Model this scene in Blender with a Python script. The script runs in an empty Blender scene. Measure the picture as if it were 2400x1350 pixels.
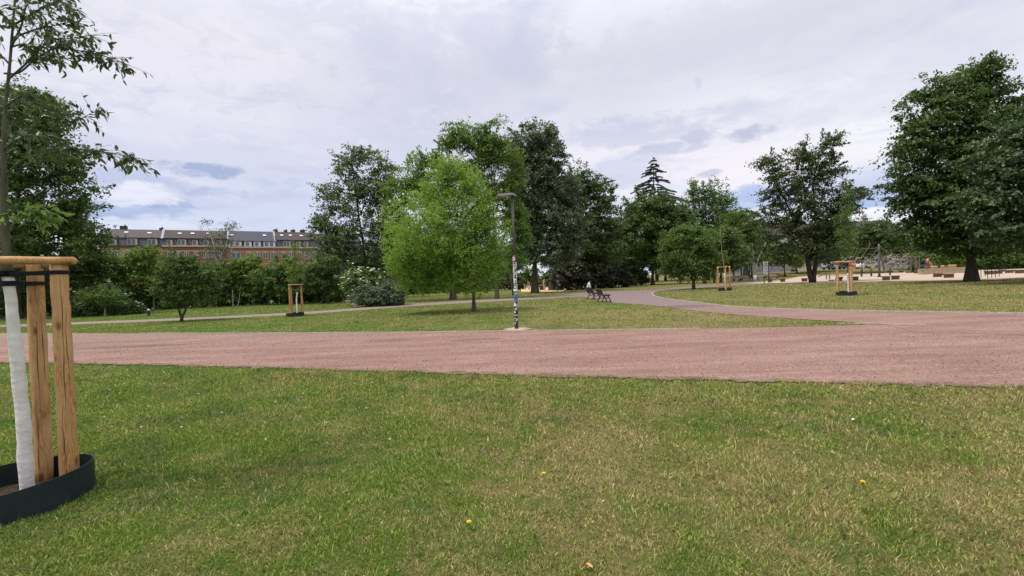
import bpy, math, random
import numpy as np
from mathutils import Vector, Matrix
R = math.radians
rnd = random.Random(7)
rng = np.random.default_rng(11)
S = bpy.context.scene
C = S.collection

# ------------------------------------------------------------------ camera
F = 1050.0                      # focal length in photo pixels (photo 2400 wide)
cam_d = bpy.data.cameras.new('camera'); cam = bpy.data.objects.new('camera', cam_d); C.objects.link(cam)
cam_d.sensor_width = 36; cam_d.lens = 36*F/2400; cam_d.clip_start = 0.05; cam_d.clip_end = 3000
CM = Matrix.Translation((0, 0, 1.6)) @ (Matrix.Rotation(R(90-1.09), 4, 'X') @ Matrix.Rotation(R(-2.3), 4, 'Z'))
cam.matrix_world = CM
S.camera = cam
def ray(px, py): return CM.to_3x3() @ Vector(((px-1200)/F, -(py-675)/F, -1))
def G(px, py, z=0.0):
    d = ray(px, py); t = (z-1.6)/d.z; return Vector((d.x*t, d.y*t, z))
def P(px, py, D):
    d = ray(px, py); t = D/d.y; return Vector((d.x*t, D, 1.6+d.z*t))

# ------------------------------------------------------------------ world and sun
SUN_EL, SUN_AZ = R(70), R(-108)          # azimuth measured from +Y towards +X
W = bpy.data.worlds.new('World'); S.world = W; W.use_nodes = True
nt = W.node_tree; nt.nodes.clear(); N = nt.nodes; L = nt.links
def nd(t, **k):
    n = N.new(t)
    for a, b in k.items(): setattr(n, a, b)
    return n
def mth(op, a, b=None, c=None, clamp=False):
    m = nd('ShaderNodeMath', operation=op); m.use_clamp = clamp
    for i, v in enumerate((a, b, c)):
        if v is None: continue
        if isinstance(v, (int, float)): m.inputs[i].default_value = v
        else: L.new(v, m.inputs[i])
    return m.outputs[0]
tc = nd('ShaderNodeTexCoord'); sep = nd('ShaderNodeSeparateXYZ'); L.new(tc.outputs['Generated'], sep.inputs[0])
X_, Y_, Z_ = sep.outputs
zc = mth('ADD', mth('MAXIMUM', Z_, 0.0), 0.10)
cb = nd('ShaderNodeCombineXYZ'); L.new(mth('DIVIDE', X_, zc), cb.inputs[0]); L.new(mth('DIVIDE', Y_, zc), cb.inputs[1])
def noise(vec, sc, det, rough=0.5, dist=0.0, off=None):
    n = nd('ShaderNodeTexNoise'); n.inputs['Scale'].default_value = sc; n.inputs['Detail'].default_value = det
    n.inputs['Roughness'].default_value = rough; n.inputs['Distortion'].default_value = dist
    if off:
        mp = nd('ShaderNodeMapping'); mp.inputs['Location'].default_value = off; L.new(vec, mp.inputs[0]); vec = mp.outputs[0]
    L.new(vec, n.inputs['Vector']); return n.outputs['Fac']
def mapv0(v, sc):
    m = nd('ShaderNodeMapping'); m.inputs['Scale'].default_value = sc; L.new(v, m.inputs[0]); return m.outputs[0]
def ramp(fac, stops):
    r = nd('ShaderNodeValToRGB'); e = r.color_ramp.elements
    while len(e) < len(stops): e.new(0.5)
    for el, (p, c) in zip(e, stops): el.position = p; el.color = (*c, 1) if len(c) == 3 else c
    L.new(fac, r.inputs[0]); return r.outputs[0]
def mix(fac, a, b, bt='MIX'):
    m = nd('ShaderNodeMix', data_type='RGBA', blend_type=bt)
    for s, v in ((m.inputs[0], fac), (m.inputs[6], a), (m.inputs[7], b)):
        if isinstance(v, (int, float)): s.default_value = v
        elif isinstance(v, tuple): s.default_value = (*v, 1)
        else: L.new(v, s)
    return m.outputs[2]
base = ramp(Z_, [(0.0, (0.55, 0.62, 0.80)), (0.10, (0.56, 0.62, 0.79)), (0.22, (0.61, 0.63, 0.76)), (0.42, (0.66, 0.66, 0.73)), (0.60, (0.95, 0.94, 1.02)), (0.85, (1.35, 1.34, 1.40))])
n1 = noise(cb.outputs[0], 0.42, 5, 0.5, 0.6, (3.3, 1.2, 0))
n2 = noise(cb.outputs[0], 1.3, 9, 0.55, 0.8, (7.3, 4.2, 0))
n3a = noise(mapv0(tc.outputs['Generated'], (1, 1, 2.2)), 7.0, 4, 0.6, 0.3); n3b = noise(mapv0(tc.outputs['Generated'], (1, 1, 2.0)), 22.0, 8, 0.62, 0.6)
n3 = mth('ADD', mth('MULTIPLY', n3a, 0.5), mth('MULTIPLY', n3b, 0.5))
bright = ramp(n1, [(0.44, (0, 0, 0)), (0.60, (1, 1, 1))])
zen = mth('SUBTRACT', 1.0, mth('MULTIPLY', mth('SUBTRACT', Z_, 0.5), 3.0, clamp=True))
c1 = mix(mth('MULTIPLY', mth('MULTIPLY', bright, 0.85), zen), base, (0.85, 0.835, 0.87))
dark = ramp(n2, [(0.50, (0, 0, 0)), (0.66, (1, 1, 1))])
c2 = mix(mth('MULTIPLY', mth('MULTIPLY', dark, 0.5), zen), c1, (0.46, 0.49, 0.66))
def blob(px, py, wx, wz, amp, soft=0.9):
    """a cloud seen in one direction of the sky, ragged by noise"""
    d = ray(px, py).normalized(); az = math.atan2(d.x, d.y)
    azn = mth('ARCTAN2', X_, Y_)
    a = mth('DIVIDE', mth('SUBTRACT', azn, az), wx/F); b = mth('DIVIDE', mth('SUBTRACT', Z_, d.z), wz/F)
    r2 = mth('ADD', mth('MULTIPLY', a, a), mth('MULTIPLY', b, b))
    v = mth('SUBTRACT', mth('ADD', 1.0, mth('MULTIPLY', mth('SUBTRACT', n3, 0.5), 7.5)), r2)
    return mth('MULTIPLY', mth('DIVIDE', v, soft, clamp=True), amp)
cur = c2
for px, py, wx, wz, amp, col in [(480, 180, 420, 120, 0.5, (0.83, 0.79, 0.86)), (1680, 395, 260, 60, 0.75, (0.84, 0.79, 0.85)),
        (1380, 370, 130, 40, 0.6, (0.84, 0.80, 0.86)),
        (1500, 305, 190, 38, 0.55, (0.49, 0.51, 0.66)), (1460, 405, 90, 35, 0.6, (0.50, 0.54, 0.70)),
        (1760, 312, 55, 16, 0.9, (0.44, 0.46, 0.61)), (1650, 318, 45, 12, 0.7, (0.46, 0.48, 0.63)),(1560, 350, 90, 14, 0.7, (0.47, 0.50, 0.66)),
        (1635, 200, 12, 22, 0.5, (0.50, 0.52, 0.68)), (1660, 408, 26, 9, 0.7, (0.47, 0.50, 0.66)),
        (262, 482, 105, 26, 1.0, (0.30, 0.38, 0.60)), (240, 435, 130, 34, 0.75, (0.44, 0.49, 0.68)), (320, 452, 60, 18, 0.8, (0.80, 0.80, 0.88)),
        (255, 458, 60, 16, 0.8, (0.72, 0.74, 0.85)),
        (480, 398, 78, 17, 1.0, (0.36, 0.42, 0.60)), (520, 452, 62, 12, 0.8, (0.42, 0.47, 0.66)), (650, 430, 70, 24, 0.5, (0.50, 0.55, 0.72)),
        (640, 425, 60, 30, 0.4, (0.48, 0.55, 0.75)), (600, 350, 60, 8, 0.4, (0.50, 0.54, 0.72)),
        (1740, 470, 120, 24, 0.8, (0.36, 0.46, 0.72)), (2060, 470, 90, 26, 0.8, (0.34, 0.45, 0.72)),
        (2020, 497, 70, 8, 0.9, (0.90, 0.86, 0.90)), (1960, 240, 300, 60, 0.35, (0.60, 0.60, 0.72)),
        (1000, 80, 380, 60, 0.4, (0.55, 0.56, 0.70)), (1650, 90, 400, 60, 0.35, (0.57, 0.58, 0.70)),
        (400, 500, 250, 10, 0.3, (0.60, 0.68, 0.86)), (900, 260, 260, 90, 0.35, (0.56, 0.57, 0.70)), (560, 330, 200, 40, 0.3, (0.60, 0.61, 0.74))]:
    cur = mix(blob(px, py, wx, wz, amp), cur, col)
sky = nd('ShaderNodeTexSky', sky_type='NISHITA'); sky.sun_disc = False
sky.sun_elevation = SUN_EL; sky.sun_rotation = SUN_AZ
b1 = nd('ShaderNodeBackground'); L.new(sky.outputs[0], b1.inputs[0]); b1.inputs[1].default_value = 0.10
b2 = nd('ShaderNodeBackground'); L.new(cur, b2.inputs[0]); b2.inputs[1].default_value = 1.10
ms = nd('ShaderNodeMixShader'); ms.inputs[0].default_value = 0.92
L.new(b1.outputs[0], ms.inputs[1]); L.new(b2.outputs[0], ms.inputs[2])
wo = nd('ShaderNodeOutputWorld'); L.new(ms.outputs[0], wo.inputs[0])
sd = bpy.data.lights.new('sun', 'SUN'); sd.energy = 2.9; sd.angle = R(7); sd.color = (1.0, 0.95, 0.87)
sun = bpy.data.objects.new('sun', sd); C.objects.link(sun)
sv = Vector((math.sin(SUN_AZ)*math.cos(SUN_EL), math.cos(SUN_AZ)*math.cos(SUN_EL), math.sin(SUN_EL)))
sun.rotation_euler = sv.to_track_quat('Z', 'Y').to_euler(); sun.location = (0, 0, 60)
S.view_settings.view_transform = 'Standard'; S.view_settings.look = 'None'
S.view_settings.exposure = 0.12; S.view_settings.gamma = 1.0
S.render.engine = 'CYCLES'

# ------------------------------------------------------------------ materials
def newmat(name):
    global nt, N, L
    m = bpy.data.materials.new(name); m.use_nodes = True
    nt = m.node_tree; nt.nodes.clear(); N = nt.nodes; L = nt.links
    return m
def bsdf(col, rough=0.7, spec=0.3, metal=0.0):
    b = nd('ShaderNodeBsdfPrincipled')
    if isinstance(col, tuple): b.inputs['Base Color'].default_value = (*col, 1)
    else: L.new(col, b.inputs['Base Color'])
    if isinstance(rough, (int, float)): b.inputs['Roughness'].default_value = rough
    else: L.new(rough, b.inputs['Roughness'])
    b.inputs['Specular IOR Level'].default_value = spec; b.inputs['Metallic'].default_value = metal
    return b
def outp(sh):
    o = nd('ShaderNodeOutputMaterial'); L.new(sh, o.inputs[0])
def bump(b, h, s, d=0.02):
    bp = nd('ShaderNodeBump'); bp.inputs['Strength'].default_value = s; bp.inputs['Distance'].default_value = d
    L.new(h, bp.inputs['Height']); L.new(bp.outputs[0], b.inputs['Normal'])
def wpos(): return nd('ShaderNodeNewGeometry').outputs['Position']
def opos(): return nd('ShaderNodeTexCoord').outputs['Object']
def mapv(v, sc=(1, 1, 1), rot=(0, 0, 0), loc=(0, 0, 0)):
    m = nd('ShaderNodeMapping'); m.inputs['Scale'].default_value = sc; m.inputs['Rotation'].default_value = rot; m.inputs['Location'].default_value = loc
    L.new(v, m.inputs[0]); return m.outputs[0]
MATS = {}
def plain(name, col, rough=0.7, spec=0.3, var=0.25, sc=8.0, metal=0.0, bm=0.0, stretch=(1, 1, 1)):
    if name in MATS: return MATS[name]
    m = newmat(name); v = mapv(opos(), stretch)
    n = noise(v, sc, 6, 0.6)
    c = mix(ramp(n, [(0.3, (0, 0, 0)), (0.7, (1, 1, 1))]), tuple(x*(1-var) for x in col), tuple(min(1, x*(1+var)) for x in col))
    b = bsdf(c, rough, spec, metal)
    if bm: bump(b, n, bm)
    outp(b.outputs[0]); MATS[name] = m; return m
def leafmat(name, dk, lt, trans=0.35, hue=None, rough=0.5, spec=0.35):
    m = newmat(name)
    at = nd('ShaderNodeAttribute', attribute_name='tint')
    n = noise(wpos(), 0.55, 3, 0.6)
    f = mth('ADD', mth('MULTIPLY', at.outputs['Fac'], 0.65), mth('MULTIPLY', mth('SUBTRACT', n, 0.32), 0.95), clamp=True)
    c = mix(f, dk, lt)
    b = bsdf(c, rough, spec)
    t = nd('ShaderNodeBsdfTranslucent'); tcx = mix(0.5, c, (lt[0]*1.5, lt[1]*1.5, lt[2]*0.8)); L.new(tcx, t.inputs[0])
    x = nd('ShaderNodeMixShader'); x.inputs[0].default_value = trans
    L.new(b.outputs[0], x.inputs[1]); L.new(t.outputs[0], x.inputs[2]); outp(x.outputs[0]); MATS[name] = m; return m
def bark(name, col, sc=6):
    m = newmat(name); v = mapv(opos(), (1, 1, 0.22)); n = noise(v, sc, 8, 0.65, 0.5); n2_ = noise(opos(), 1.3, 3)
    c = mix(ramp(n, [(0.35, (0, 0, 0)), (0.65, (1, 1, 1))]), tuple(x*0.5 for x in col), tuple(x*1.35 for x in col))
    c = mix(mth('MULTIPLY', n2_, 0.35), c, (0.10, 0.12, 0.06))
    b = bsdf(c, 0.9, 0.15); bump(b, n, 0.6, 0.03); outp(b.outputs[0]); MATS[name] = m; return m

M = MATS
leafmat('leaf_lime', (0.080, 0.160, 0.018), (0.270, 0.420, 0.070), 0.42)
leafmat('leaf_lime_back', (0.060, 0.125, 0.017), (0.175, 0.285, 0.045), 0.42)
leafmat('leaf_locust', (0.055, 0.115, 0.017), (0.165, 0.265, 0.042), 0.4)
leafmat('leaf_dark', (0.034, 0.062, 0.018), (0.135, 0.200, 0.058), 0.3)
leafmat('leaf_silver', (0.033, 0.056, 0.028), (0.190, 0.250, 0.140), 0.2)
leafmat('leaf_chestnut', (0.026, 0.052, 0.015), (0.118, 0.195, 0.050), 0.3)
leafmat('leaf_maple', (0.034, 0.066, 0.016), (0.120, 0.195, 0.045), 0.32)
leafmat('leaf_brown', (0.028, 0.042, 0.015), (0.115, 0.158, 0.055), 0.25)
leafmat('leaf_bluish', (0.026, 0.054, 0.024), (0.125, 0.190, 0.078), 0.25)
leafmat('leaf_mid', (0.042, 0.086, 0.018), (0.150, 0.240, 0.052), 0.35)
leafmat('leaf_olive', (0.058, 0.105, 0.018), (0.200, 0.300, 0.055), 0.35)
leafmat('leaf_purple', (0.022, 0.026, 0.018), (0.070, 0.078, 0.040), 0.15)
leafmat('leaf_conifer', (0.025, 0.038, 0.024), (0.070, 0.090, 0.055), 0.1)
leafmat('leaf_birch', (0.050, 0.075, 0.030), (0.130, 0.160, 0.075), 0.3)
leafmat('leaf_near', (0.030, 0.058, 0.018), (0.085, 0.140, 0.045), 0.35, rough=0.4)
leafmat('leaf_sprout', (0.100, 0.190, 0.040), (0.220, 0.340, 0.090), 0.4)
plain('blossom', (0.75, 0.76, 0.62), 0.8, 0.1, 0.1)
bark('bark', (0.10, 0.075, 0.055)); bark('bark_dark', (0.055, 0.042, 0.038)); bark('bark_pale', (0.30, 0.25, 0.19)); bark('bark_birch', (0.55, 0.50, 0.46)); bark('bark_young', (0.105, 0.105, 0.075), 18)

def wood_mat():
    m = newmat('stake_wood'); ob = nd('ShaderNodeTexCoord').outputs['Object']
    oi = nd('ShaderNodeObjectInfo').outputs['Random']
    sh = nd('ShaderNodeCombineXYZ'); L.new(mth('MULTIPLY', oi, 9.0), sh.inputs[2])
    va = nd('ShaderNodeVectorMath', operation='ADD'); L.new(ob, va.inputs[0]); L.new(sh.outputs[0], va.inputs[1]); ob = va.outputs[0]
    v = mapv(ob, (11, 11, 0.9))
    wv = nd('ShaderNodeTexNoise'); wv.inputs['Scale'].default_value = 1.6; wv.inputs['Detail'].default_value = 6; wv.inputs['Distortion'].default_value = 2.2; L.new(v, wv.inputs['Vector'])
    rings = mth('FRACT', mth('MULTIPLY', wv.outputs['Fac'], 7.0))
    c = mix(rings, (0.56, 0.32, 0.13), (0.30, 0.135, 0.042))
    big = noise(mapv(ob, (3, 3, 1.2)), 1.5, 4, 0.6)
    c = mix(ramp(big, [(0.4, (0, 0, 0)), (0.7, (1, 1, 1))]), c, (0.60, 0.38, 0.19))
    vk = nd('ShaderNodeTexVoronoi'); vk.inputs['Scale'].default_value = 1.0; L.new(mapv(ob, (9, 9, 4.0)), vk.inputs['Vector'])
    c = mix(ramp(vk.outputs['Distance'], [(0.10, (1, 1, 1)), (0.22, (0, 0, 0))]), c, (0.20, 0.09, 0.04))
    # drying cracks: long thin dark lines
    ck = noise(mapv(ob, (9, 9, 0.55)), 1.0, 2, 0.4, 0.4)
    cr = ramp(mth('ABSOLUTE', mth('SUBTRACT', ck, 0.52)), [(0.0, (1, 1, 1)), (0.012, (1, 1, 1)), (0.022, (0, 0, 0))])
    c = mix(mth('MULTIPLY', cr, 0.12), c, (0.2, 0.1, 0.05))
    b = bsdf(c, 0.7, 0.25); bump(b, mth('SUBTRACT', rings, mth('MULTIPLY', cr, 4.0)), 0.25, 0.004); outp(b.outputs[0]); MATS['stake_wood'] = m
wood_mat()
def whitewash():
    m = newmat('whitewash'); n = noise(mapv(opos(), (1, 1, 1.4)), 22, 8, 0.7); n5 = noise(mapv(opos(), (1, 1, 3)), 4, 4, 0.6)
    c = mix(ramp(n5, [(0.35, (0, 0, 0)), (0.7, (1, 1, 1))]), (0.68, 0.66, 0.62), (0.88, 0.87, 0.84))
    c = mix(ramp(n, [(0.30, (0.8, 0.8, 0.8)), (0.36, (0, 0, 0))]), c, (0.22, 0.2, 0.17))
    b = bsdf(c, 0.85, 0.2); bump(b, mth('ADD', n, n5), 0.9, 0.012); outp(b.outputs[0]); MATS['whitewash'] = m
whitewash()
plain('rubber_ring', (0.012, 0.022, 0.024), 0.55, 0.3, 0.3, 6)
plain('strap_black', (0.012, 0.013, 0.02), 0.8, 0.2, 0.2, 30)
plain('lamp_metal', (0.085, 0.08, 0.09), 0.45, 0.5, 0.2, 3)
plain('lamp_black', (0.02, 0.02, 0.024), 0.5, 0.5, 0.2, 3)
plain('lamp_lens', (0.35, 0.35, 0.36), 0.25, 0.5, 0.1, 3)
plain('bench_wood', (0.075, 0.066, 0.062), 0.75, 0.3, 0.35, 9)
plain('bench_grey', (0.24, 0.21, 0.20), 0.75, 0.3, 0.3, 9)
plain('bench_red', (0.30, 0.17, 0.14), 0.75, 0.3, 0.3, 9)
plain('iron', (0.018, 0.016, 0.02), 0.5, 0.4, 0.2, 8)
plain('block_wood', (0.115, 0.078, 0.055), 0.9, 0.1, 0.45, 5, bm=0.6)
plain('block_light', (0.42, 0.33, 0.21), 0.9, 0.1, 0.25, 5, bm=0.4)
plain('concrete', (0.42, 0.37, 0.32), 0.9, 0.2, 0.2, 12)
plain('rope', (0.55, 0.53, 0.50), 0.8, 0.1, 0.2, 20)
plain('rope_tan', (0.28, 0.25, 0.16), 0.8, 0.1, 0.2, 20)
plain('mast_grey', (0.12, 0.105, 0.10), 0.6, 0.3, 0.3, 5)
plain('mast_dark', (0.055, 0.05, 0.055), 0.6, 0.3, 0.4, 5)
plain('sign_white', (0.85, 0.85, 0.88), 0.5, 0.3, 0.06, 4)
plain('sign_black', (0.02, 0.02, 0.02), 0.5, 0.3, 0.1, 4)
plain('sign_grey', (0.35, 0.36, 0.42), 0.5, 0.3, 0.2, 4)
plain('print_red', (0.5, 0.1, 0.1), 0.5, 0.3, 0.3, 4)
plain('sticker_pink', (0.68, 0.38, 0.46), 0.6, 0.3, 0.15, 30)
plain('sticker_blue', (0.10, 0.17, 0.33), 0.6, 0.3, 0.5, 40)
plain('notice_paper', (0.20, 0.23, 0.22), 0.7, 0.2, 0.25, 20)
plain('shirt_pink', (0.52, 0.16, 0.20), 0.85, 0.1, 0.15, 20)
plain('shirt_purple', (0.16, 0.03, 0.14), 0.85, 0.1, 0.3, 20)
plain('skin', (0.50, 0.27, 0.19), 0.6, 0.3, 0.08, 20)
plain('hair', (0.05, 0.03, 0.02), 0.6, 0.3, 0.2, 40)
plain('cloth_dark', (0.03, 0.03, 0.05), 0.8, 0.2, 0.2, 20)
plain('car_white', (0.70, 0.72, 0.75), 0.25, 0.6, 0.03, 3)
plain('car_red', (0.38, 0.05, 0.06), 0.25, 0.6, 0.05, 3)
plain('car_grey', (0.12, 0.13, 0.15), 0.25, 0.6, 0.05, 3)
plain('glass_dark', (0.02, 0.025, 0.035), 0.12, 0.6, 0.1, 3)
plain('tyre', (0.015, 0.015, 0.015), 0.8, 0.2, 0.1, 3)
plain('yellow_petal', (0.85, 0.60, 0.02), 0.6, 0.2, 0.1, 90)
plain('dead_leaf', (0.62, 0.27, 0.12), 0.6, 0.3, 0.2, 60)
plain('paper', (0.70, 0.70, 0.68), 0.7, 0.2, 0.1, 30)
plain('slide_metal', (0.55, 0.52, 0.55), 0.3, 0.5, 0.1, 5)
plain('slope_dirt', (0.15, 0.105, 0.08), 0.95, 0.1, 0.35, 4)
def speckle():
    m = newmat('speckle_cloth'); n = noise(opos(), 14, 3, 0.6)
    b = bsdf(ramp(n, [(0.46, (0.03, 0.035, 0.03)), (0.5, (0.55, 0.58, 0.52))]), 0.8, 0.2); outp(b.outputs[0]); MATS['speckle_cloth'] = m
    m = newmat('sticker_print'); n = noise(mapv(opos(), (1, 1, 0.6)), 38, 2, 0.5)
    b = bsdf(ramp(n, [(0.47, (0.03, 0.03, 0.035)), (0.50, (0.72, 0.71, 0.73))]), 0.6, 0.3); outp(b.outputs[0]); MATS['sticker_print'] = m
    m = newmat('graffiti_wall'); n = noise(mapv(opos(), (1, 1, 1.3)), 2.2, 5, 0.6, 2.5); k = noise(opos(), 1.4, 3, 0.5, 1.0)
    c = ramp(n, [(0.44, (0.07, 0.07, 0.09)), (0.49, (0.33, 0.32, 0.36)), (0.56, (0.19, 0.17, 0.21)), (0.60, (0.5, 0.5, 0.55))])
    c = mix(ramp(k, [(0.55, (0, 0, 0)), (0.6, (0.6, 0.6, 0.6))]), c, (0.16, 0.25, 0.34))
    outp(bsdf(c, 0.8, 0.2).outputs[0]); MATS['graffiti_wall'] = m
speckle()
def brick(name, c1, c2, mort, roughsc=5.0):
    m = newmat(name); t = nd('ShaderNodeTexBrick'); t.inputs['Scale'].default_value = 4.0
    t.inputs['Color1'].default_value = (*c1, 1); t.inputs['Color2'].default_value = (*c2, 1); t.inputs['Mortar'].default_value = (*mort, 1)
    v = mapv(opos(), (1, 1, 1), (R(90), 0, 0)); L.new(v, t.inputs['Vector'])
    n = noise(opos(), 0.5, 4); c = mix(mth('MULTIPLY', n, 0.4), t.outputs['Color'], tuple(x*0.6 for x in c1))
    outp(bsdf(c, 0.9, 0.1).outputs[0]); MATS[name] = m
brick('brick_red', (0.34, 0.105, 0.08), (0.28, 0.08, 0.062), (0.3, 0.2, 0.17))
brick('brick_orange', (0.42, 0.17, 0.11), (0.36, 0.14, 0.09), (0.36, 0.25, 0.2))
brick('brick_yellow', (0.52, 0.34, 0.13), (0.46, 0.30, 0.12), (0.36, 0.3, 0.2))
plain('stone_trim', (0.50, 0.43, 0.34), 0.85, 0.1, 0.12, 2)
plain('facade_pale', (0.50, 0.46, 0.42), 0.9, 0.1, 0.15, 1)
plain('roof_purple', (0.068, 0.052, 0.058), 0.7, 0.3, 0.15, 3)
plain('roof_brown', (0.050, 0.037, 0.031), 0.7, 0.3, 0.15, 3)
plain('roof_slate', (0.024, 0.026, 0.044), 0.55, 0.4, 0.12, 3)
plain('roof_grey', (0.047, 0.037, 0.033), 0.7, 0.3, 0.15, 3)
plain('mansard_dark', (0.055, 0.052, 0.066), 0.6, 0.3, 0.15, 3)
plain('dormer_white', (0.62, 0.61, 0.55), 0.7, 0.2, 0.08, 3)
plain('party_grey', (0.28, 0.30, 0.33), 0.7, 0.2, 0.08, 3)
plain('chimney_brick', (0.17, 0.085, 0.07), 0.9, 0.1, 0.2, 3)
plain('door_red', (0.34, 0.05, 0.05), 0.7, 0.2, 0.1, 3)
def glassm():
    m = newmat('window_glass'); n = noise(opos(), 0.35, 2); c = mix(n, (0.02, 0.03, 0.045), (0.14, 0.17, 0.22))
    outp(bsdf(c, 0.15, 0.7).outputs[0]); MATS['window_glass'] = m
    m = newmat('window_violet'); n = noise(opos(), 0.6, 2); c = mix(n, (0.05, 0.05, 0.16), (0.20, 0.20, 0.42))
    outp(bsdf(c, 0.2, 0.6).outputs[0]); MATS['window_violet'] = m
glassm()

# ---- ground materials: dryness is a map of the lawn in world coordinates, shared by soil and blades
def dry_fac():
    p = wpos(); s = nd('ShaderNodeSeparateXYZ'); L.new(p, s.inputs[0])
    a = noise(p, 0.30, 4, 0.6, 0.3); b_ = noise(p, 1.5, 4, 0.65, 0.4, (5, 3, 1)); c_ = noise(p, 5.5, 3, 0.6, 0.3, (1, 8, 2))
    xg = mth('MULTIPLY', mth('SUBTRACT', mth('ARCTAN2', s.outputs[0], mth('ADD', s.outputs[1], 2.0)), -0.16), 0.42)
    xg = mth('MAXIMUM', mth('MINIMUM', xg, 0.27), -0.22)
    v = mth('ADD', mth('ADD', mth('MULTIPLY', mth('SUBTRACT', a, 0.5), 1.1), mth('MULTIPLY', mth('SUBTRACT', b_, 0.5), 1.5)), mth('MULTIPLY', mth('SUBTRACT', c_, 0.5), 0.8))
    wx_, wy_ = mth('MULTIPLY', mth('SUBTRACT', s.outputs[0], 5.0), 0.16), mth('MULTIPLY', mth('SUBTRACT', s.outputs[1], 17.0), 0.16)
    wd = mth('SUBTRACT', 1.0, mth('ADD', mth('MULTIPLY', wx_, wx_), mth('MULTIPLY', wy_, wy_)), clamp=True); xg = mth('ADD', xg, mth('MULTIPLY', wd, 0.20))
    return mth('ADD', mth('ADD', mth('MULTIPLY', v, 1.3), xg), 0.40, clamp=True), b_
def grassmat():
    m = newmat('grass_blade'); d, b_ = dry_fac(); at = nd('ShaderNodeAttribute', attribute_name='tint').outputs['Fac']
    a2_ = mth('POWER', at, 1.6); g = mix(a2_, (0.078, 0.136, 0.013), (0.40, 0.50, 0.085)); y = mix(a2_, (0.17, 0.145, 0.05), (0.74, 0.62, 0.27))
    sp_ = noise(wpos(), 1.7, 4, 0.6, 0.6, (9, 4, 2)); g = mix(mth('MULTIPLY', ramp(sp_, [(0.50, (0, 0, 0)), (0.62, (1, 1, 1))]), 0.65), g, mix(a2_, (0.035, 0.085, 0.022), (0.15, 0.26, 0.075)))
    # each blade is either green or withered, the odds follow the dry map
    th = mth('MULTIPLY', mth('SUBTRACT', mth('ADD', d, mth('MULTIPLY', mth('SUBTRACT', mth('FRACT', mth('MULTIPLY', at, 37.3)), 0.5), 1.1)), 0.42), 3.0, clamp=True)
    c = mix(th, g, y)
    b = bsdf(c, 0.55, 0.3); t = nd('ShaderNodeBsdfTranslucent'); L.new(c, t.inputs[0])
    x = nd('ShaderNodeMixShader'); x.inputs[0].default_value = 0.3; L.new(b.outputs[0], x.inputs[1]); L.new(t.outputs[0], x.inputs[2]); outp(x.outputs[0]); MATS['grass_blade'] = m
    m = newmat('lawn_soil'); d, b_ = dry_fac(); p = wpos()
    f = noise(p, 34, 5, 0.7); f2 = noise(p, 7, 5, 0.7)
    g = mix(f, (0.028, 0.055, 0.009), (0.12, 0.175, 0.034)); y = mix(f, (0.075, 0.062, 0.026), (0.30, 0.25, 0.11))
    c = mix(mth('MULTIPLY', mth('SUBTRACT', mth('ADD', d, mth('MULTIPLY', mth('SUBTRACT', f2, 0.5), 0.8)), 0.2), 1.6, clamp=True), g, y)
    b = bsdf(c, 0.95, 0.05); bump(b, mth('ADD', f, f2), 0.9, 0.04); outp(b.outputs[0]); MATS['lawn_soil'] = m
grassmat()
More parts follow.
